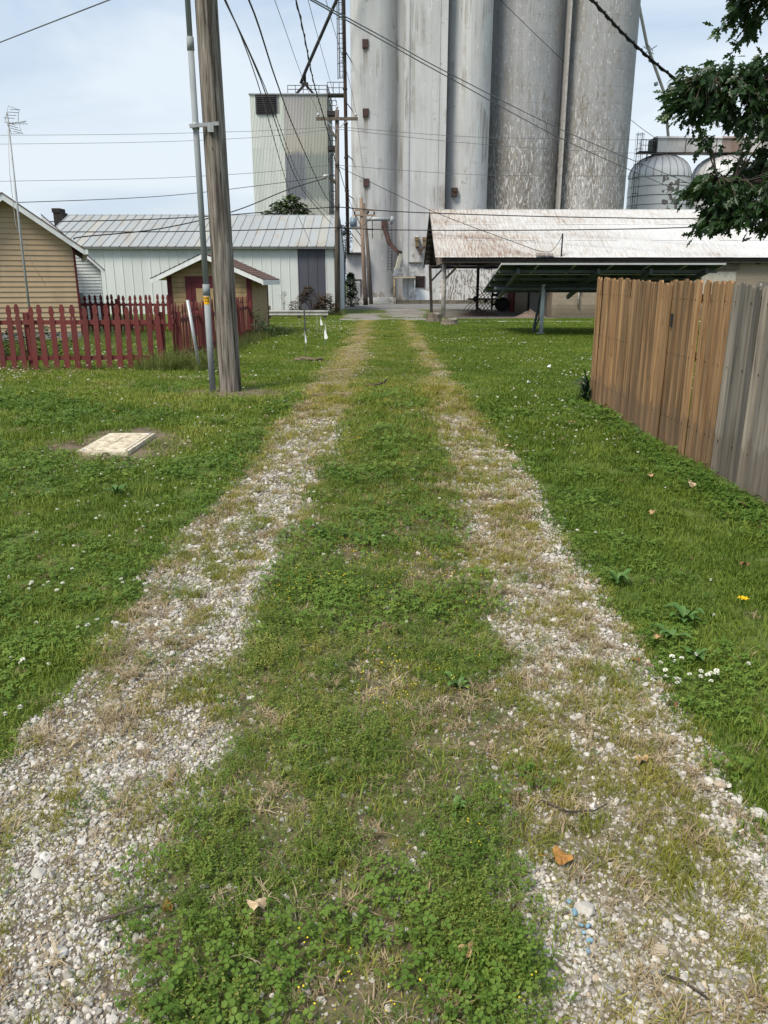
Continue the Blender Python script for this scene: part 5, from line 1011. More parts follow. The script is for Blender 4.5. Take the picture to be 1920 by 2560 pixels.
def dots(n, rs):
    g = np.random.default_rng(rs); V = []; F = []
    for i in range(n):
        c = np.append(g.normal(0, .03, 2), g.uniform(0, .02)); b = len(V); r = .0032
        V += [c+np.array(q)*r for q in ((1, 0, 0), (0, 1, 0), (-1, 0, 0), (0, -1, 0), (0, 0, 1.2), (0, 0, -1))]; F += [(b, b+1, b+4), (b+1, b+2, b+4), (b+2, b+3, b+4), (b+3, b, b+4)]
    return np.array(V), [np.array(F)]
mA = [src('medick_a%d' % i, *dots(3, 95+i), M['medick']) for i in range(3)]
tA = [src('tall_a%d' % i, *blades(34, .12, .42, .0055, 1.05, 0, 80+i), M['tallgrass']) for i in range(4)]
# lawn grass
def lawn_tint(x, y):
    """broad drift of the sward from deep green to yellowed, with mown streaks on the left"""
    return .75*(fbm(x*.55, y*.45, 18)-.5)+.35*(fbm(x*2.2, y*1.8, 19)-.5)+.3*(x < -1.2)*sst(fbm(x*.35+3, y*.9, 91), .45, .62)*sst(y, 6, 9)
x, y = pts(210, .9, 12, fade=4.5); L_, R_, C_, W_ = tracks(x, y); cl = fbm(x*.9, y*.7, 12); p = W_*(.35+.65*sst(cl, .65, .42)+.25*(x > 0))+C_*(.16+.5*sst(y, 3.5, 8))
x, y = keep(x, y, np.clip(p, 0, 1)*clear(x, y)); near = np.minimum(1.9, np.maximum(1, (y/4.5)**.7)); _, _, C_, _ = tracks(x, y); ti = np.clip(rng.beta(2, 2.6, len(x))*.75+lawn_tint(x, y)+.16*C_, 0, 1); scatter('lawn_grass', gA, np.column_stack([x, y]), near*rng.uniform(.6, 1.3, len(x)), ti, 'short mown green grass of the lawns either side of the drive', 'grass', .14)
x, y = pts(30, 10.5, 43, xlim=22); L_, R_, C_, W_ = tracks(x, y); x, y = keep(x, y, (W_+.6*C_)*clear(x, y)); _, _, C_, _ = tracks(x, y)
ti = np.clip(rng.beta(2, 2.6, len(x))*.7+lawn_tint(x, y)*.8+.08*(x < 0)+.2*C_+.12*np.exp(-((np.abs(x)-1.3)/.5)**2), 0, 1); scatter('distant_grass', gB, np.column_stack([x, y]), rng.uniform(.65, 1.15, len(x)), ti, 'mown grass of the far lawn in front of the sheds', 'grass', .08)
# dead thatch in the lawns
x, y = pts(60, .9, 16, fade=5); L_, R_, C_, W_ = tracks(x, y); x, y = keep(x, y, W_*(.1+.9*sst(lawn_tint(x, y), .05, .3))*clear(x, y)*.7); scatter('lawn_thatch', sA, np.column_stack([x, y]), rng.uniform(.5, 1.0, len(x))*np.maximum(1, (y/5)**.6), rng.random(len(x))*.7, 'dead thatch showing between the lawn grasses', 'straw', .1, .012)
# clover: patches in the left lawn, by the right verge and along the centre strip
x, y = pts(230, .9, 13, fade=4.0); L_, R_, C_, W_ = tracks(x, y); cl = fbm(x*.9, y*.7, 12); cr_ = fbm(x*2.1, y*1.6, 33); p = W_*sst(cl, .45, .6)*np.where(x < 0, 1.0, .55)+W_*.45*(x < -1)*(y < 5)+W_*.8*np.exp(-(((x-1.38)/.25)**2+((y-3.0)/.28)**2))+C_*sst(cr_, .44, .6)*.7*(1-.2*sst(y, 5, 9))
x, y = keep(x, y, np.clip(p, 0, 1)*clear(x, y)); s_ = np.minimum(1.7, np.maximum(1, (y/4.)**.6)); _, _, C_, _ = tracks(x, y); scatter('clover_patches', cA, np.column_stack([x, y]), s_*rng.uniform(.5, 1.1, len(x))*(1+.15*C_), np.clip(rng.beta(2.2, 2.2, len(x))+.5*(fbm(x*1.3, y, 35)-.5)+.12*C_, 0, 1), 'green clover growing through the lawns and the centre strip', 'clover', .1)
# small leaved weeds on the centre strip and straying into the tracks: ragged clumps with gaps
x, y = pts(640, .9, 12, xm=.3, pad=.6, fade=3.4); L_, R_, C_, W_ = tracks(x, y); cn = fbm(x*3.6, y*2.8, 44); p = C_*(.48+.42*sst(cn, .4, .56))*(1-.4*sst(y, 6, 11))+.55*(L_+R_)*sst(fbm(x*4, y*3, 46), .6, .68)
x, y = keep(x, y, np.clip(p, 0, 1)); cn = fbm(x*3.6, y*2.8, 44); s_ = np.minimum(1.6, np.maximum(1, (y/4.)**.6)); scatter('centre_weeds', wA, np.column_stack([x, y]), s_*rng.uniform(.35, .9, len(x))*(.65+.5*sst(cn, .42, .68)), np.clip(rng.beta(1.6, 1.8, len(x))+.9*(fbm(x*2.2, y*1.8, 48)-.5), 0, 1), 'low tangled weeds along the centre strip of the drive', 'weeds', .2)
# yellow medick flowers
x, y = pts(110, 1.0, 5, xm=.3, pad=.5); L_, R_, C_, W_ = tracks(x, y); x, y = keep(x, y, C_*sst(fbm(x*2, y*2, 71), .48, .62)); scatter('medick_flowers', mA, np.column_stack([x, y]), rng.uniform(.6, 1.2, len(x)), rng.random(len(x)), 'tiny yellow medick flowers among the centre weeds', 'flowers', .3, rng.uniform(.02, .06, len(x)))
# thin low grass all through the tracks
x, y = pts(900, .9, 12, xm=.3, pad=.7, fade=3.6); L_, R_, C_, W_ = tracks(x, y); tn = fbm(x*2.0, y*1.4, 57); p = L_*(.16+.4*sst(tn, .45, .6))+R_*(.4+.6*sst(tn, .4, .58))+.25*C_; x, y = keep(x, y, np.clip(p, 0, 1)); s_ = np.minimum(1.7, np.maximum(1, (y/4.5)**.7)); scatter('thin_track_grass', yC, np.column_stack([x, y]), s_*rng.uniform(.5, 1.2, len(x)), np.clip(rng.beta(2, 2, len(x))+.4*(fbm(x*1.5, y, 53)-.5), 0, 1), 'thin short yellow-green grass through both gravel tracks', 'grass', .3)
# yellow-green tufts and straw in the tracks
x, y = pts(420, .9, 13, xm=.3, pad=.7, fade=4.2); L_, R_, C_, W_ = tracks(x, y); tn = fbm(x*3.4, y*2.4, 51); fy = sst(y, 4.5, 10); edge = R_*sst(x, .75, 1.05)
p = L_*(sst(tn, .54, .61)*.85+.3*fy+.06)+R_*(sst(tn, .45, .55)*1.1+.45*fy+.1)+edge*.4*sst(tn, .42, .5)+C_*(.14+.4*sst(y, 3.5, 8)); x, y = keep(x, y, np.clip(p, 0, 1)); s_ = np.minimum(2.0, np.maximum(1, (y/4.5)**.7)); scatter('yellow_tufts', yA, np.column_stack([x, y]), s_*rng.uniform(.35, 1.1, len(x)), np.clip(rng.beta(2, 2, len(x))*.85+.5*(fbm(x*1.5, y, 53)-.5), 0, 1), 'yellow-green grass tufts scattered through the gravel tracks', 'grass', .25)
x, y = pts(36, 10.5, 36, xm=.2, pad=.6, xlim=1.6); L_, R_, C_, W_ = tracks(x, y); p = (L_+R_)*.95+C_*.6; x, y = keep(x, y, p); scatter('distant_tufts', yB, np.column_stack([x, y]), rng.uniform(.6, 1.1, len(x)), np.clip(rng.beta(2, 2, len(x))*.8+.22*(np.abs(x) > .5)-.15*(np.abs(x) < .35), 0, 1), 'yellowing grass over the far end of the drive', 'grass', .08)
x, y = pts(620, .9, 12, xm=.3, pad=.7, fade=3.8); L_, R_, C_, W_ = tracks(x, y); sn = fbm(x*2.8, y*2.2, 61); p = L_*(.05+.28*sst(sn, .5, .62))+R_*(.14+.42*sst(sn, .45, .6))+C_*(.08+.22*sst(fbm(x*3.6, y*2.8, 44), .47, .4)); lo_ = np.interp(y, TY, LO); p = p+.7*L_*np.exp(-((x-lo_-.1)/.12)**2)*sst(fbm(x*2, y*2, 63), .4, .55); x, y = keep(x, y, np.clip(p, 0, 1)); s_ = np.minimum(1.9, np.maximum(1, (y/4.5)**.7)); scatter('dry_straw', sA, np.column_stack([x, y]), s_*rng.uniform(.45, 1.1, len(x)), rng.random(len(x)), 'tan dead grass lying over the gravel tracks', 'straw', .15, .006)
x, y = pts(24, 10.5, 34, xm=.2, pad=.6, xlim=1.6); L_, R_, C_, W_ = tracks(x, y); x, y = keep(x, y, (L_+R_)*np.where(x < 0, .9, .55)); scatter('distant_straw', sB, np.column_stack([x, y]), rng.uniform(.6, 1.1, len(x)), rng.random(len(x)), 'tan dead grass over the far tracks', 'straw', .05, .01)
# gravel
stn = []
for i in range(9):
    me = stone_mesh(200+i, rnd.uniform(.5, .8)); me.materials.append(M['stone']); o = bpy.data.objects.new('gravel_stone_%d' % i, me); SRC.objects.link(o); stn.append(o)
def gravelness(x, y):
    L_, R_, C_, W_ = tracks(x, y); g = fbm(x*2.0, y*1.3, 21); fa = sst(y, 4.5, 12); ro = np.interp(y, TY, RO); e = np.exp(-((x-ro+.07)/.085)**2)
    return np.clip(L_*(.6+.4*sst(g, .34, .5))*(1-.3*fa)+R_*(.32+.68*sst(g, .42, .56))*(1-.3*fa)+.12*C_*(y < 6)+1.6*e*np.clip(R_+W_, 0, 1)*(y < 8)*(.55+.45*sst(fbm(x*3, y*2, 22), .4, .55)), 0, 1)
x, y = pts(15500, .9, 10, xm=.3, pad=.7, fade=2.4); x, y = keep(x, y, gravelness(x, y), True); s_ = np.clip(rng.lognormal(math.log(.0040), .48, len(x)), .002, .016)*np.minimum(1.9, np.maximum(1, (y/2.8)**.62)); scatter('gravel', stn, np.column_stack([x, y]), s_, rng.random(len(x)), 'white limestone gravel filling both worn tracks of the drive', 'gravel', .5, .25*s_)
x, y = pts(420, 9, 34, xm=.2, pad=.6, xlim=1.6); x, y = keep(x, y, gravelness(x, y)*.5); s_ = rng.uniform(.008, .018, len(x)); scatter('distant_gravel', stn, np.column_stack([x, y]), s_, rng.random(len(x)), 'white gravel showing through along the far tracks', 'gravel', .3, .1*s_)
# brown litter and trailing leaves along the foot of the board fence
n_ = 900; y = rng.uniform(4.6, 11.5, n_); x = 2.93-np.abs(rng.normal(0, .11, n_)); scatter('fence_litter', sA, np.column_stack([x, y]), rng.uniform(.4, 1.0, n_), rng.random(n_)*.35, 'brown leaf litter along the foot of the board fence', 'litter', .3, .01)
n_ = 420; y = rng.uniform(4.6, 11.5, n_); x = 2.88-np.abs(rng.normal(0, .14, n_)); scatter('fence_ivy', cA, np.column_stack([x, y]), rng.uniform(.8, 1.5, n_), rng.random(n_)*.5, 'trailing ground ivy along the foot of the board fence', 'ivy', .2)
# white clover blossoms: the far ones cannot be counted
bl_me = []
for i in range(3):
    g = np.random.default_rng(90+i); mb = MB().tube([(0, 0, 0), (.003, 0, .05)], .0016, 4); me = mb.mesh('blossom_stem'); V = [tuple(v.co) for v in me.vertices]; F = [tuple(p.vertices) for p in me.polygons]
    for k in range(46):
        d_ = g.normal(0, 1, 3); d_ /= np.linalg.norm(d_); d_[2] = abs(d_[2])*.9-.25; s = np.cross(d_, [.3, .5, .8]); s /= np.linalg.norm(s)+1e-6; c = np.array([.003, 0, .056]); b = len(V); V += [tuple(c+d_*.004-s*.0022), tuple(c+d_*.004+s*.0022), tuple(c+d_*.012+s*.0012), tuple(c+d_*.012-s*.0012)]; F.append((b, b+1, b+2, b+3))
    m2 = npmesh('clover_blossom', V, F); m2.materials.append(M['blossom']); m2.materials.append(M['clover']); m2.polygons.foreach_set('material_index', [1 if k < len(me.polygons) else 0 for k in range(len(F))]); bl_me.append(m2)
bs = []
for i, m2 in enumerate(bl_me): o = bpy.data.objects.new('blossom_%d' % i, m2); SRC.objects.link(o); bs.append(o)
x, y = pts(40, 2.6, 40, xlim=18, fade=14); L_, R_, C_, W_ = tracks(x, y); pn = sst(fbm(x*.45, y*.35, 101), .5, .66)*.55+.07; pn = pn+.9*np.exp(-(((x+2.6)/1.6)**2+((y-30)/4)**2)); pn = pn*np.where((x > 4) & (y > 20), .1, 1); x, y = keep(x, y, np.clip(pn*(W_+.25*C_)*clear(x, y), 0, 1)); scatter('clover_blossoms', bs, np.column_stack([x, y]), rng.uniform(.7, 1.1, len(x))*np.minimum(1.7, np.maximum(.9, y/8)), rng.random(len(x)), 'white clover blossoms dotted over the lawns', 'blossoms', .2)
# taller weeds along the picket fence, in the yard, at the shed and along the building
x = []; y = []; s_ = []
for (xa, ya, xb, yb, n_, sp, h) in [(-9.5, 15.25, -4.4, 15.65, 120, .12, .42), (-4.7, 15.6, -3.6, 15.9, 110, .22, 1.15), (-4.05, 16.2, -4.0, 24.6, 130, .16, .8), (-9, 21.5, -5, 24.5, 260, 1.3, .85), (-9.0, 18, -5, 21, 120, 1.0, .55), (-4.0, 25, -3.8, 28, 60, .15, .8), (-6.5, 38, -2.4, 42.9, 200, .7, 1.0), (-2.3, 43.5, -2.0, 52, 120, .3, 1.3), (3.0, 5.0, 3.0, 11.4, 60, .05, .22), (-9.2, 16.2, -8.6, 19, 60, .3, .9), (-3.9, 15.2, -3.0, 15.5, 40, .2, .5)]:
    t = rng.random(n_); x.append(xa+(xb-xa)*t+rng.normal(0, sp, n_)); y.append(ya+(yb-ya)*t+rng.normal(0, sp, n_)); s_.append(h*rng.uniform(.5, 1.2, n_))
x = np.concatenate(x); y = np.concatenate(y); s_ = np.concatenate(s_); k = clear(x, y) > .2; x, y, s_ = x[k], y[k], s_[k]; scatter('tall_weeds', tA, np.column_stack([x, y]), s_, rng.random(len(x)), 'uncut tall grass along the picket fence, yard and buildings', 'weeds', .15)

# ================================================================== single plants, stones and litter
BL = 'white clover heads by the right track edge'
def gat(u): return u
for i, (x, y, z) in enumerate([(1.319, 3.153, 0), (1.35, 3.147, 0), (1.249, 3.099, 0), (1.249, 3.053, 0), (1.304, 3.105, 0), (1.397, 3.041, 0), (1.435, 3.041, 0), (1.464, 3.024, 0), (1.431, 2.996, 0), (1.402, 2.985, 0), (1.41, 2.953, 0), (1.374, 2.996, 0), (1.332, 3.002, 0), (1.224, 2.958, 0), (1.257, 2.953, 0), (1.245, 2.974, 0), (1.246, 2.926, 0), (1.635, 3.117, 0), (1.416, 3.177, 0)]):
    tag(link('clover_flower', bl_me[i % 3], None, None, (x, y, .012), (rnd.uniform(-.2, .2), rnd.uniform(-.2, .2), rnd.uniform(0, 6)), rnd.uniform(.85, 1.1)), 'white clover flower head in the cluster beside the right track edge', 'flower', BL)
for i, (x, y) in enumerate([(-1.5, 2.635), (-1.49, 2.666), (-1.45, 2.687), (-1.626, 3.143), (-1.489, 3.082), (-1.475, 3.468), (-1.45, 3.553)]):
    tag(link('clover_flower', bl_me[i % 3], None, None, (x, y, .02), (rnd.uniform(-.2, .2), rnd.uniform(-.2, .2), rnd.uniform(0, 6)), rnd.uniform(.9, 1.2)), 'white clover flower head among the clover left of the left track', 'flower', 'white clover heads left of the left track')
def flower_disc(x, y, z, r, lab):
    f = thing('dandelion', (x, y, 0), lab, 'flower'); MB().tube([(x, y, 0), (x+.01, y, z*.6), (x, y, z)], .003, 5).build('stem', M['clover'], f); mb = MB()
    for k in range(22):
        a = k*2.4; rr = r*(.5+.5*(k % 3)/2); mb.add([(x, y, z), (x+rr*math.cos(a-.16), y+rr*math.sin(a-.16), z+.006), (x+rr*1.1*math.cos(a), y+rr*1.1*math.sin(a), z+.004), (x+rr*math.cos(a+.16), y+rr*math.sin(a+.16), z+.006)], [(0, 1, 2, 3)])
    mb.build('petals', plain('dandelion_yellow', (.8, .5, .01), .7, 0, .1, 40), f)
flower_disc(1.88, 3.73, .11, .028, 'yellow dandelion in the right lawn near the picture edge'); flower_disc(-.26, 8.2, .08, .03, 'tiny yellow flower on the centre strip of the drive')
def rosette(x, y, n_, L_, lab, seed, grp='broad-leaved plantain rosettes'):
    g = np.random.default_rng(seed); p = thing('plantain', (x, y, 0), lab, 'weed', grp)
    for k in range(n_):
        a = k*2.4+g.uniform(-.3, .3); l = L_*g.uniform(.45, .85); rise = g.uniform(.35, .9); w_ = l*.36; V = []; F = []
        for i in range(6):
            t = i/5; hw_ = w_*(.12+1.0*math.sin(math.pi*min(1, t*.92+.08))**1.2)*.5*(1 if t < .99 else .1); zz = .015+rise*l*math.sin(t*2.3); c = Vector((math.cos(a), math.sin(a), 0))*l*t; s = Vector((-math.sin(a), math.cos(a), 0))*hw_
            V += [tuple(Vector((x, y, zz+.006))+c-s), tuple(Vector((x, y, zz))+c), tuple(Vector((x, y, zz+.006))+c+s)]
        for i in range(5): F += [(3*i, 3*i+1, 3*i+4, 3*i+3), (3*i+1, 3*i+2, 3*i+5, 3*i+4)]
        MB().add(V, F, True).build('leaf', M['plantain'], p)
def _pl():
    t = NT('plantain_leaf'); n = t.noise(t.pos(), 25, 4, .6); return t.fin(t.ramp(n, [(.3, (.05, .115, .025)), (.7, (.09, .175, .035))]), .5, 0, .35)
M['plantain'] = _pl()
for i, (x, y, n_, l, lab) in enumerate([(1.55, 3.65, 11, .13, 'large bright plantain rosette in the right lawn below the dandelion'), (1.4, 3.42, 9, .12, 'plantain rosette just left of the large bright one'), (1.36, 4.16, 10, .13, 'plantain rosette farther up the right verge'), (1.45, 3.24, 10, .1, 'plantain rosette directly above the white clover cluster'), (1.5, 2.3, 9, .1, 'plantain rosette low on the right verge beside white stones'), (1.95, 2.42, 5, .09, 'plantain rosette at the right picture edge'), (.32, 2.95, 9, .1, 'plantain rosette on the centre strip halfway up the foreground'), (.22, 2.15, 6, .08, 'small plantain rosette on the near centre strip'), (-2.2, 6.1, 7, .16, 'grassy rosette in the left lawn below the vault')]): rosette(x, y, n_, l, lab, 300+i)
# dark strap-leaved plant at the fence end
yp = thing('strap_leaf_plant', (2.95, 11.2, 0), 'dark spiky strap-leaved plant at the far end of the board fence', 'plant'); mb = MB(); g = np.random.default_rng(5)
for k in range(46):
    a = math.pi+g.uniform(-1.5, 1.5); l = g.uniform(.22, .42); el_ = g.uniform(.3, 1.5); p0 = Vector((2.95, 11.2+g.uniform(-.12, .12), g.uniform(0, .28))); d_ = Vector((math.cos(a)*.6*math.cos(el_*.6), math.sin(a)*.6, math.sin(el_)*.8)); s = Vector((-math.sin(a), math.cos(a), 0))*.016; m_ = p0+d_*l*.6+Vector((0, 0, .02)); t = p0+d_*l+Vector((-.03, 0, -.07)); mb.add([p0-s, p0+s, m_+s, m_-s, t], [(0, 1, 2, 3), (3, 2, 4)])
mb.build('leaves', plain('dark_strap_leaf', (.018, .045, .02), .5, 0, .4, 9), yp)
# the larger stones of the drive are pieces of their own
stm = [s.data for s in stn]; k = 0; sg = np.random.default_rng(77)
while k < 240:
    y_ = 1.25+3.6*sg.random()**1.3; x_ = sg.uniform(-1.5, 1.35); gv = float(gravelness(np.array([x_]), np.array([y_]))[0])
    if sg.random() > gv*.9: continue
    r_ = sg.uniform(.01, .017)*(1 if sg.random() < .88 else 1.4); link('stone', stm[k % 7], None, driveway, (x_, y_, .014+r_*.3), (sg.uniform(-.4, .4), sg.uniform(-.4, .4), sg.uniform(0, 6)), r_); k += 1
for (x_, y_, r_) in [(.56, 1.74, .028), (.72, 1.6, .024), (1.17, 2.3, .022), (1.2, 2.22, .02), (1.23, 2.14, .028), (1.26, 2.1, .024), (-.85, 1.6, .024), (-.62, 1.52, .02)]: link('stone', stm[int(r_*1000) % 7], None, driveway, (x_, y_, .014+r_*.25), (.2, .1, x_*5), r_)
bp = plain('blue_marking_paint', (.2, .34, .43), .7, 0, .3, 60)
bstm = stone_mesh(900, .6); bstm.materials.append(bp)
for i, (x_, y_, r_) in enumerate([(.524, 1.767, .015), (.529, 1.726, .022), (.535, 1.684, .014), (.553, 1.678, .017), (.536, 1.658, .012), (.546, 1.629, .019), (.533, 1.599, .017)]): tag(link('painted_stone', bstm, None, None, (x_, y_, .02+r_*.3), (.2*i, .1, i*1.3), r_*.55), 'small gravel stone with light blue marking paint in the right track', 'stone', 'blue-painted gravel stones')
# dead leaves, twigs and scraps
def _dl(name, c): 
    t = NT(name); n = t.noise(t.pos(), 60, 4, .6); return t.fin(t.ramp(n, [(.3, tuple(x*.5 for x in c)), (.6, c)]), .8)
LM = [_dl('dead_leaf_tan', (.42, .28, .14)), _dl('dead_leaf_orange', (.36, .18, .05)), _dl('dead_leaf_brown', (.2, .1, .05)), _dl('dead_leaf_pale', (.55, .42, .28))]
def deadleaf(x, y, z, L_, mat, lab, seed, tiltx=.3, grp='fallen dead leaves'):
    g = np.random.default_rng(seed); n_ = 18; V = [(0, 0, .01)]
    for k in range(n_):
        a = 2*math.pi*k/n_; r = L_*(.34+.12*math.cos(5*a+g.uniform(-.2, .2))+.05*g.random()); V.append((r*math.cos(a)*1.15, r*math.sin(a), .012*math.cos(3*a+seed)+.18*abs(math.sin(a))*r))
    me = npmesh('dead_leaf', V, [(0, 1+k, 1+(k+1) % n_) for k in range(n_)]); o = link('dead_leaf', me, mat, None, (x, y, z), (tiltx*g.uniform(-1, 1), tiltx*g.uniform(-1, 1), g.uniform(0, 6))); tag(o, lab, 'leaf', grp)
    st = MB().tube([(L_*.45, 0, .012), (L_*.75, .01, .02)], .0016, 4).mesh('leaf_stalk'); link('stalk', st, mat, o)
for i, (x, y, z, l, m_, lab) in enumerate([(.533, 1.918, .04, .085, 1, 'large orange-brown curled leaf on the right track'), (-.346, 1.703, .07, .06, 3, 'pale tan leaf lying on the near centre strip'), (.214, 1.568, .06, .06, 0, 'tan leaf on the centre strip near the bottom'), (-.603, 1.744, .03, .045, 1, 'small rust leaf at the edge of the left track'), (1.16, 3.2, .03, .06, 2, 'brown leaf at the right track edge left of the clover flowers'), (1.19, 2.82, .03, .05, 2, 'dark curled leaf on the white stones of the right edge'), (.936, 2.415, .04, .05, 0, 'dull tan leaf in the right track'), (1.33, 3.4, .05, .05, 0, 'thin tan leaf in the grass beside the right track'), (2.35, 6.6, .06, .09, 0, 'tan leaf in the lawn below the board fence'), (2.6, 6.3, .06, .1, 3, 'pale leaf near the foot of the grey fence boards'), (2.3, 9.3, .06, .1, 0, 'curled tan leaf alone on the far right lawn'), (1.3, 7.9, .06, .1, 3, 'grey-tan leaf beside the right track in mid distance'), (2.0, 5.5, .05, .08, 0, 'tan leaf in the right lawn midway to the fence'), (-1.85, 10.5, .05, .08, 3, 'pale leaf in the grass before the utility pole'), (-3.6, 10.2, .05, .08, 1, 'small orange leaf in the left lawn beyond the vault'), (2.75, 5.7, .06, .09, 2, 'brown leaf against the foot of the grey fence'), (2.2, 4.4, .05, .06, 2, 'brown leaf in the right lawn near the dandelion')]): deadleaf(x, y, z, l, LM[m_], lab, 400+i)
def twig(pts_, r, lab, mat='bark'): tag(MB().tube(pts_, [r*(1-.5*i/len(pts_)) for i in range(len(pts_))], 6).build('twig', M[mat], None, pts_[0]), lab, 'twig')
twig([(.53, 2.2, .03), (.6, 2.13, .04), (.69, 2.14, .035), (.74, 2.17, .04)], .004, 'short dark twig lying in the right track'); twig([(-.3, 12.9, .05), (-.12, 12.85, .06), (0, 12.95, .09), (.05, 13.1, .12)], .022, 'dark stick lying across the centre strip in mid distance'); twig([(.7, 1.52, .03), (.74, 1.5, .035), (.79, 1.45, .03)], .004, 'tiny dark twig low in the right track'); twig([(-.78, 1.68, .04), (-.66, 1.72, .05), (-.62, 1.73, .045)], .005, 'curled bark strip at the left track edge near the bottom')
def scrap(x, y, s, lab): 
    g = np.random.default_rng(int(x*100)); V = [(g.uniform(-s, s), g.uniform(-s, s)*.6, g.uniform(.03, .1)) for _ in range(7)]; bm = bmesh.new(); [bm.verts.new(v) for v in V]; bmesh.ops.convex_hull(bm, input=bm.verts); me = bpy.data.meshes.new('plastic_scrap'); bm.to_mesh(me); bm.free(); tag(link('plastic_scrap', me, M['flag'], None, (x, y, 0)), lab, 'litter', 'white plastic scraps')
scrap(3.35, 15.8, .12, 'white crumpled plastic scrap on the right lawn beyond the fence end'); scrap(2.5, 13.2, .08, 'small white plastic scrap on the right lawn before the fence end')
# dug-up clods by the flags
for i, (x, y) in enumerate([(-1.9, 17.4), (-1.72, 17.55), (-1.6, 17.4), (-1.8, 17.65), (-1.45, 17.5)]): me = stone_mesh(600+i, .5); tag(link('soil_clod', me, M['dirt'], None, (x, y, .03), (.2, .1, i), .1+.03*(i % 2)), 'dark clod of dug soil on the lawn between pole and drive', 'clod', 'dug soil clods')

# ================================================================== trees and shrubs
def leafcloud(centers, radii, n_, l, seed, droop=.3):
    g = np.random.default_rng(seed); V = []; F4 = []; c = np.array(centers, float); r = np.array(radii, float)
    for i in range(n_):
        k = g.integers(len(c)); d_ = g.normal(0, 1, 3); d_ /= np.linalg.norm(d_); p = c[k]+d_*r[k]*g.uniform(.35, 1.0)**.6; q = g.uniform(0, 2*np.pi); e = np.array([np.cos(q), np.sin(q), g.uniform(-droop*2, .3)]); s = np.array([-np.sin(q), np.cos(q), g.uniform(-.4, .4)]); ll = l*g.uniform(.6, 1.3); b = len(V); V += [p, p+e*ll*.5-s*ll*.28, p+e*ll, p+e*ll*.5+s*ll*.28]; F4.append((b, b+1, b+2, b+3))
    return npmesh('crown', np.array(V), [np.array(F4)])
def tree(name, x, y, h, centers, radii, n_, l, mat, lab, cat='tree', seed=1, tr_=.1):
    t = thing(name, (x, y, 0), lab, cat); o = link('crown', leafcloud([(a-x, b-y, c) for a, b, c in centers], radii, n_, l, seed), mat, t); mb = MB()
    for c in centers[:8]: mb.tube([(x, y, 0), (x+(c[0]-x)*.3, y+(c[1]-y)*.3, c[2]*.45), tuple(c)], [tr_, tr_*.7, tr_*.15], 6)
    mb.build('trunk', M['bark'], t); return t
M['leaf_far'] = plain('far_leaf_green', (.1, .155, .05), .6, 0, .5, 1.5); M['leaf_dark'] = plain('dark_leaf_green', (.022, .05, .02), .6, 0, .5, 2); M['leaf_brown'] = plain('brown_shrub_leaf', (.1, .065, .035), .8, 0, .5, 3)
tree('sumac_tree', -6.6, 57, 7, [(-7.9, 57, 5.9), (-7.2, 57, 6.5), (-6.4, 57, 6.9), (-5.8, 57, 6.4), (-5.4, 57, 5.8), (-6.8, 57, 5.8), (-8.5, 57, 5.4), (-6.2, 57, 5.6)], [.6, .6, .6, .55, .5, .7, .4, .7], 2600, .34, M['leaf_far'], 'green tree top showing above the steel building roof', seed=2)
tree('evergreen_shrub', -2.3, 55.5, 2.2, [(-2.25, 55.5, .5), (-2.25, 55.5, 1.1), (-2.3, 55.5, 1.7), (-2.3, 55.6, 2.1)], [.55, .5, .4, .2], 2600, .17, M['leaf_dark'], 'dark green upright shrub beside the far corner of the steel building', 'shrub', 3, .05)
tree('dark_tree', -3.4, 68.5, 6, [(-3.3, 68.5, 4.2), (-3.2, 68.5, 5.2), (-3.5, 68.5, 5.8), (-3.4, 68.5, 3)], [.7, .7, .5, .8], 1500, .2, M['leaf_dark'], 'dark tree glimpsed behind the leg pipe and annex', seed=4)
tree('dead_shrub', -3.7, 41.2, 1.3, [(-4.6, 41.2, .45), (-4.2, 41.2, .9), (-3.9, 41.2, 1.25), (-3.5, 41.2, .7), (-3.1, 41.2, .6), (-2.9, 41.2, .85), (-3.3, 41.2, .3), (-2.6, 41.2, .4)], [.35, .3, .3, .45, .4, .3, .4, .3], 3800, .11, M['leaf_brown'], 'brown half-dead shrub against the slate panel of the steel building', 'shrub', 5, .03)
tree('sapling', -5.15, 41, 1.2, [(-5.2, 41, .95), (-5.1, 41, 1.15), (-5.15, 41, .7)], [.14, .12, .12], 90, .09, M['leaf_brown'], 'thin bare sapling in front of the pale steel wall', 'sapling', 6, .012)
tree('broadleaf_weed', -4.0, 24.6, .9, [(-3.95, 24.5, .3), (-3.85, 24.6, .55), (-4.0, 24.6, .75), (-3.75, 24.9, .3), (-3.6, 25.2, .2)], [.25, .2, .15, .2, .2], 420, .1, M['leaf_far'], 'leafy weed clump at the garden shed corner', 'weed', 7, .015)
tree('yard_weed', -7.6, 17.8, .9, [(-8.3, 17.7, .35), (-7.8, 17.9, .5), (-7.3, 17.9, .4), (-8.6, 18.2, .5)], [.35, .3, .3, .3], 420, .13, M['leaf_dark'], 'dark broad-leaved weeds behind the front pickets', 'weed', 8, .015)
for x, y, h, s_ in ((1.2, 35.4, .3, 1), (3.1, 33.0, .25, 2)): tree('stump_weed', x+.9, y-.6, h, [(x+.9, y-.6, h*.5), (x+1.1, y-.6, h*.6)], [.18, .15], 90, .06, M['leaf_far'], 'small weeds growing beside the %s stump' % ('taller' if s_ == 1 else 'shorter'), 'weed', 9+s_, .008)
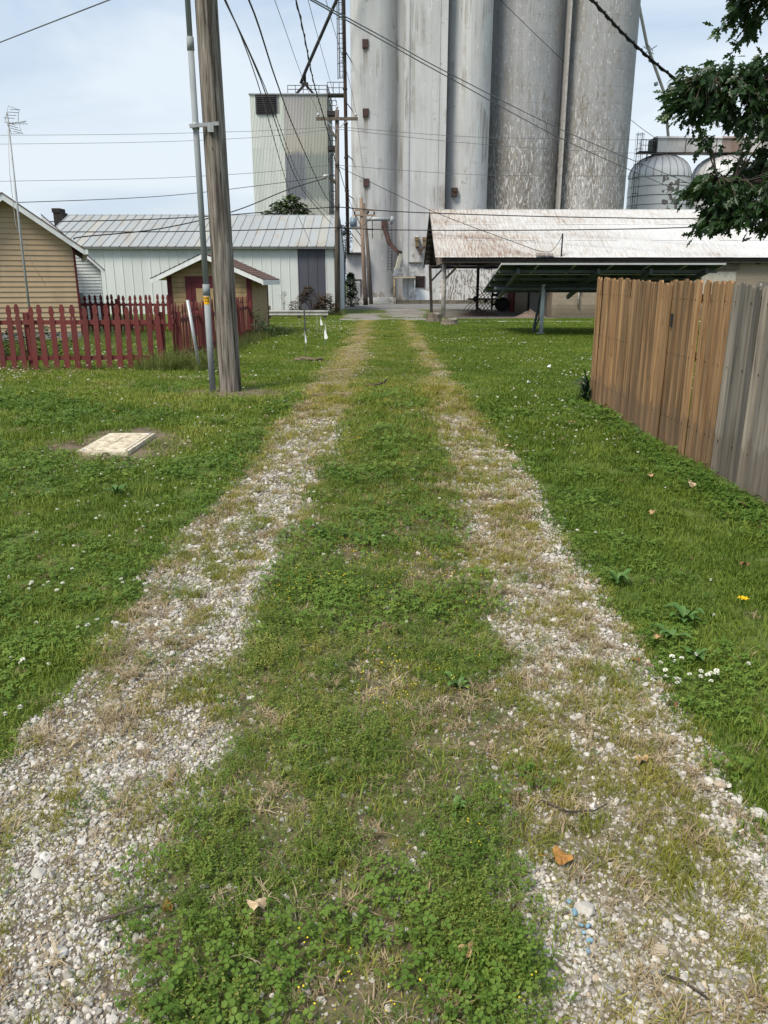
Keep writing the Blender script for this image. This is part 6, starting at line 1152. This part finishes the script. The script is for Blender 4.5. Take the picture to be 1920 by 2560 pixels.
# ---- oak reaching in from the right
ok = thing('oak_tree', (8.6, 12.2, 0), 'dark green oak reaching into the upper right from behind the board fence', 'tree')
MB().tube([(8.6, 12.2, 0), (8.55, 12.2, 2), (8.4, 12.1, 4.2), (8.2, 12, 6.5), (8.3, 12, 9)], [.34, .28, .24, .18, .08], 14).build('trunk', M['bark'], ok)
OUT = [(3.68, 4.25), (3.83, 4.42), (4.11, 4.36), (4.36, 4.48), (4.55, 4.42), (4.82, 4.55), (5.19, 4.62), (7.2, 4.9), (7.2, 2.5), (5.54, 2.34), (5.15, 2.42), (4.92, 2.39), (4.89, 2.48), (4.76, 2.48), (4.74, 2.37), (4.55, 2.37), (4.33, 2.31), (4.27, 2.42), (4.24, 2.64), (4.04, 2.7), (4.07, 2.98), (4.12, 3.05), (4.55, 3.06), (4.95, 3.25), (4.75, 3.46), (4.21, 3.48), (4.06, 3.63), (4.01, 3.76), (3.75, 3.71), (3.67, 3.78), (3.64, 4.06)]
OUT2 = [(4.31, 4.88), (4.33, 5.3), (4.1, 6.2), (4.8, 7.4), (7.2, 7.8), (7.2, 4.7), (5.19, 4.62), (4.66, 4.66), (4.56, 4.79)]
def inside(p, x, z):
    r = False; j = len(p)-1
    for i in range(len(p)):
        if (p[i][1] > z) != (p[j][1] > z) and x < (p[j][0]-p[i][0])*(z-p[i][1])/(p[j][1]-p[i][1])+p[i][0]: r = not r
        j = i
    return r
lobes = [(0, 0), (.05, .04), (.16, .1), (.22, .05), (.34, .2), (.44, .26), (.46, .09), (.58, .2), (.72, .24), (.74, .08), (.85, .1), (1.0, 0), (.85, -.1), (.74, -.08), (.72, -.24), (.58, -.2), (.46, -.09), (.44, -.26), (.34, -.2), (.22, -.05), (.16, -.1), (.05, -.04)]
LV = np.array([(a, b, .1*abs(b)-.12*a*a) for a, b in lobes]); half = len(lobes)//2
leaf_faces = [(0, 1, 2, 3), (0, 3, 4, 5, 6), (0, 6, 7, 8, 9, 11), (9, 10, 11), (0, 19, 20, 21), (0, 16, 17, 18, 19), (0, 11, 13, 14, 15, 16), (11, 12, 13)]
oakleaf = npmesh('leaf', [tuple(v) for v in LV], leaf_faces); 
def _ol():
    t = NT('oak_leaf'); r = t.rand(); n = t.noise(t.pos(), 2.2, 3); f = t.math('MULTIPLY', t.math('ADD', r, n), .5); c = t.ramp(f, [(.2, (.015, .038, .015)), (.5, (.028, .065, .02)), (.8, (.058, .11, .03))]); t.fin(c, .4, 0, .4); tr = t.n('BsdfTranslucent', {'Color': (.07, .14, .03)}); mx = t.n('MixShader', {0: .22, 1: t.b.outputs[0], 2: tr.outputs[0]}); t.t.links.new(mx.outputs[0], t.out.inputs['Surface']); return t.m
M['oak'] = _ol(); oakleaf.materials.append(M['oak'])
g = np.random.default_rng(21); sprays = []
def dist_edge(x, z):
    best = 9
    for P_ in (OUT, OUT2):
        for i in range(len(P_)):
            a = np.array(P_[i]); b = np.array(P_[(i+1) % len(P_)]); t = np.clip(np.dot(np.array([x, z])-a, b-a)/np.dot(b-a, b-a), 0, 1); best = min(best, np.linalg.norm(a+(b-a)*t-np.array([x, z])))
    return best
while len(sprays) < 860:
    x = 3.6+2.8*g.random()**1.3; z = 2.3+4.2*g.random()**1.4
    if not (inside(OUT, x, z) or inside(OUT2, x, z)): continue
    e = dist_edge(x, z)
    if e < .04: continue
    y = 11+g.uniform(-.35, .5) if x < 4.6 else 11+g.uniform(-.8, 1.2); sprays.append((x, y, z, e))
limbs = [[(8.4, 12.1, 4.0), (7, 11.6, 4.1), (5.4, 11.2, 4.2), (4.1, 11, 4.15)], [(8.45, 12.1, 3.4), (6.8, 11.4, 3.0), (5.4, 11.1, 2.95), (4.4, 11, 3.0)], [(8.2, 12, 5.6), (6.6, 11.5, 5.7), (5.2, 11.2, 5.3), (4.6, 11.1, 5.1)], [(6.8, 11.4, 3.0), (5.7, 11.2, 2.7), (4.8, 11.0, 2.55)], [(8.3, 12.1, 4.6), (7.3, 12.6, 5.8), (6.3, 12.4, 7.0)]]
for lb in limbs: lp = smoothpts(lb); MB().tube(lp, [.11*(1-.88*i/len(lp)) for i in range(len(lp))], 7).build('limb', M['bark'], ok)
LP = [Vector(q) for lb in limbs for q in smoothpts(lb)]
tw_ = MB(); lf = []; 
for (x, y, z, e) in sprays:
    c = Vector((x, y, z)); near = min(LP, key=lambda q: (q-c).length); m_ = near.lerp(c, .5)+Vector((0, 0, .06)); tw_.tube([near, m_, c], [.014, .009, .004], 4, False); out_d = (c-near).normalized() if (c-near).length > .05 else Vector((-1, 0, 0)); nl = int(g.uniform(11, 17))
    for k in range(nl):
        L_ = g.uniform(.115, .175); p = c+Vector(g.normal(0, 1, 3))*.055-out_d*.14*g.random(); q = Vector((out_d.x+g.normal(0, .6)-.15, out_d.y*.3+g.normal(0, .55), -.55+g.normal(0, .45))).normalized(); lf.append((p, q, L_, g.uniform(0, 6.28), e))
tw_.build('twigs', M['bark'], ok)
def leafrot(q, roll): return q.to_track_quat('X', 'Z').to_matrix() @ Matrix.Rotation(roll*.35-1.0, 3, 'X')
order = sorted(range(len(lf)), key=lambda i: lf[i][4]); indiv = set(order[:300])
for i in order[:300]:
    p, q, L_, ro_, e = lf[i]; link('leaf', oakleaf, None, ok, p, leafrot(q, ro_).to_euler(), L_)
# the rest of the foliage is one mesh, with the crown going on out of the frame
for k in range(2600):
    p = Vector((g.uniform(6.0, 10.8), g.uniform(9.9, 14.4), g.uniform(3.0, 9.2))); cc = Vector(((p.x-8.4)/2.7, (p.y-12.1)/2.5, (p.z-6.0)/3.3))
    if cc.length < 1: lf.append((p, Vector(g.normal(0, 1, 3)).normalized(), g.uniform(.12, .2), g.uniform(0, 6), 9))
Vs = []; Fs = []; o0 = worg(ok)
for i, (p, q, L_, ro_, e) in enumerate(lf):
    if i in indiv: continue
    m3 = np.array(leafrot(q, ro_)); b = len(Vs)*0+len(Vs); Vs.extend((LV*L_) @ m3.T+np.array(p-o0)); Fs.extend(tuple(b+j for j in f) for f in leaf_faces)
o = link('foliage', npmesh('foliage', Vs, Fs), M['oak'], ok); o['kind'] = 'stuff'
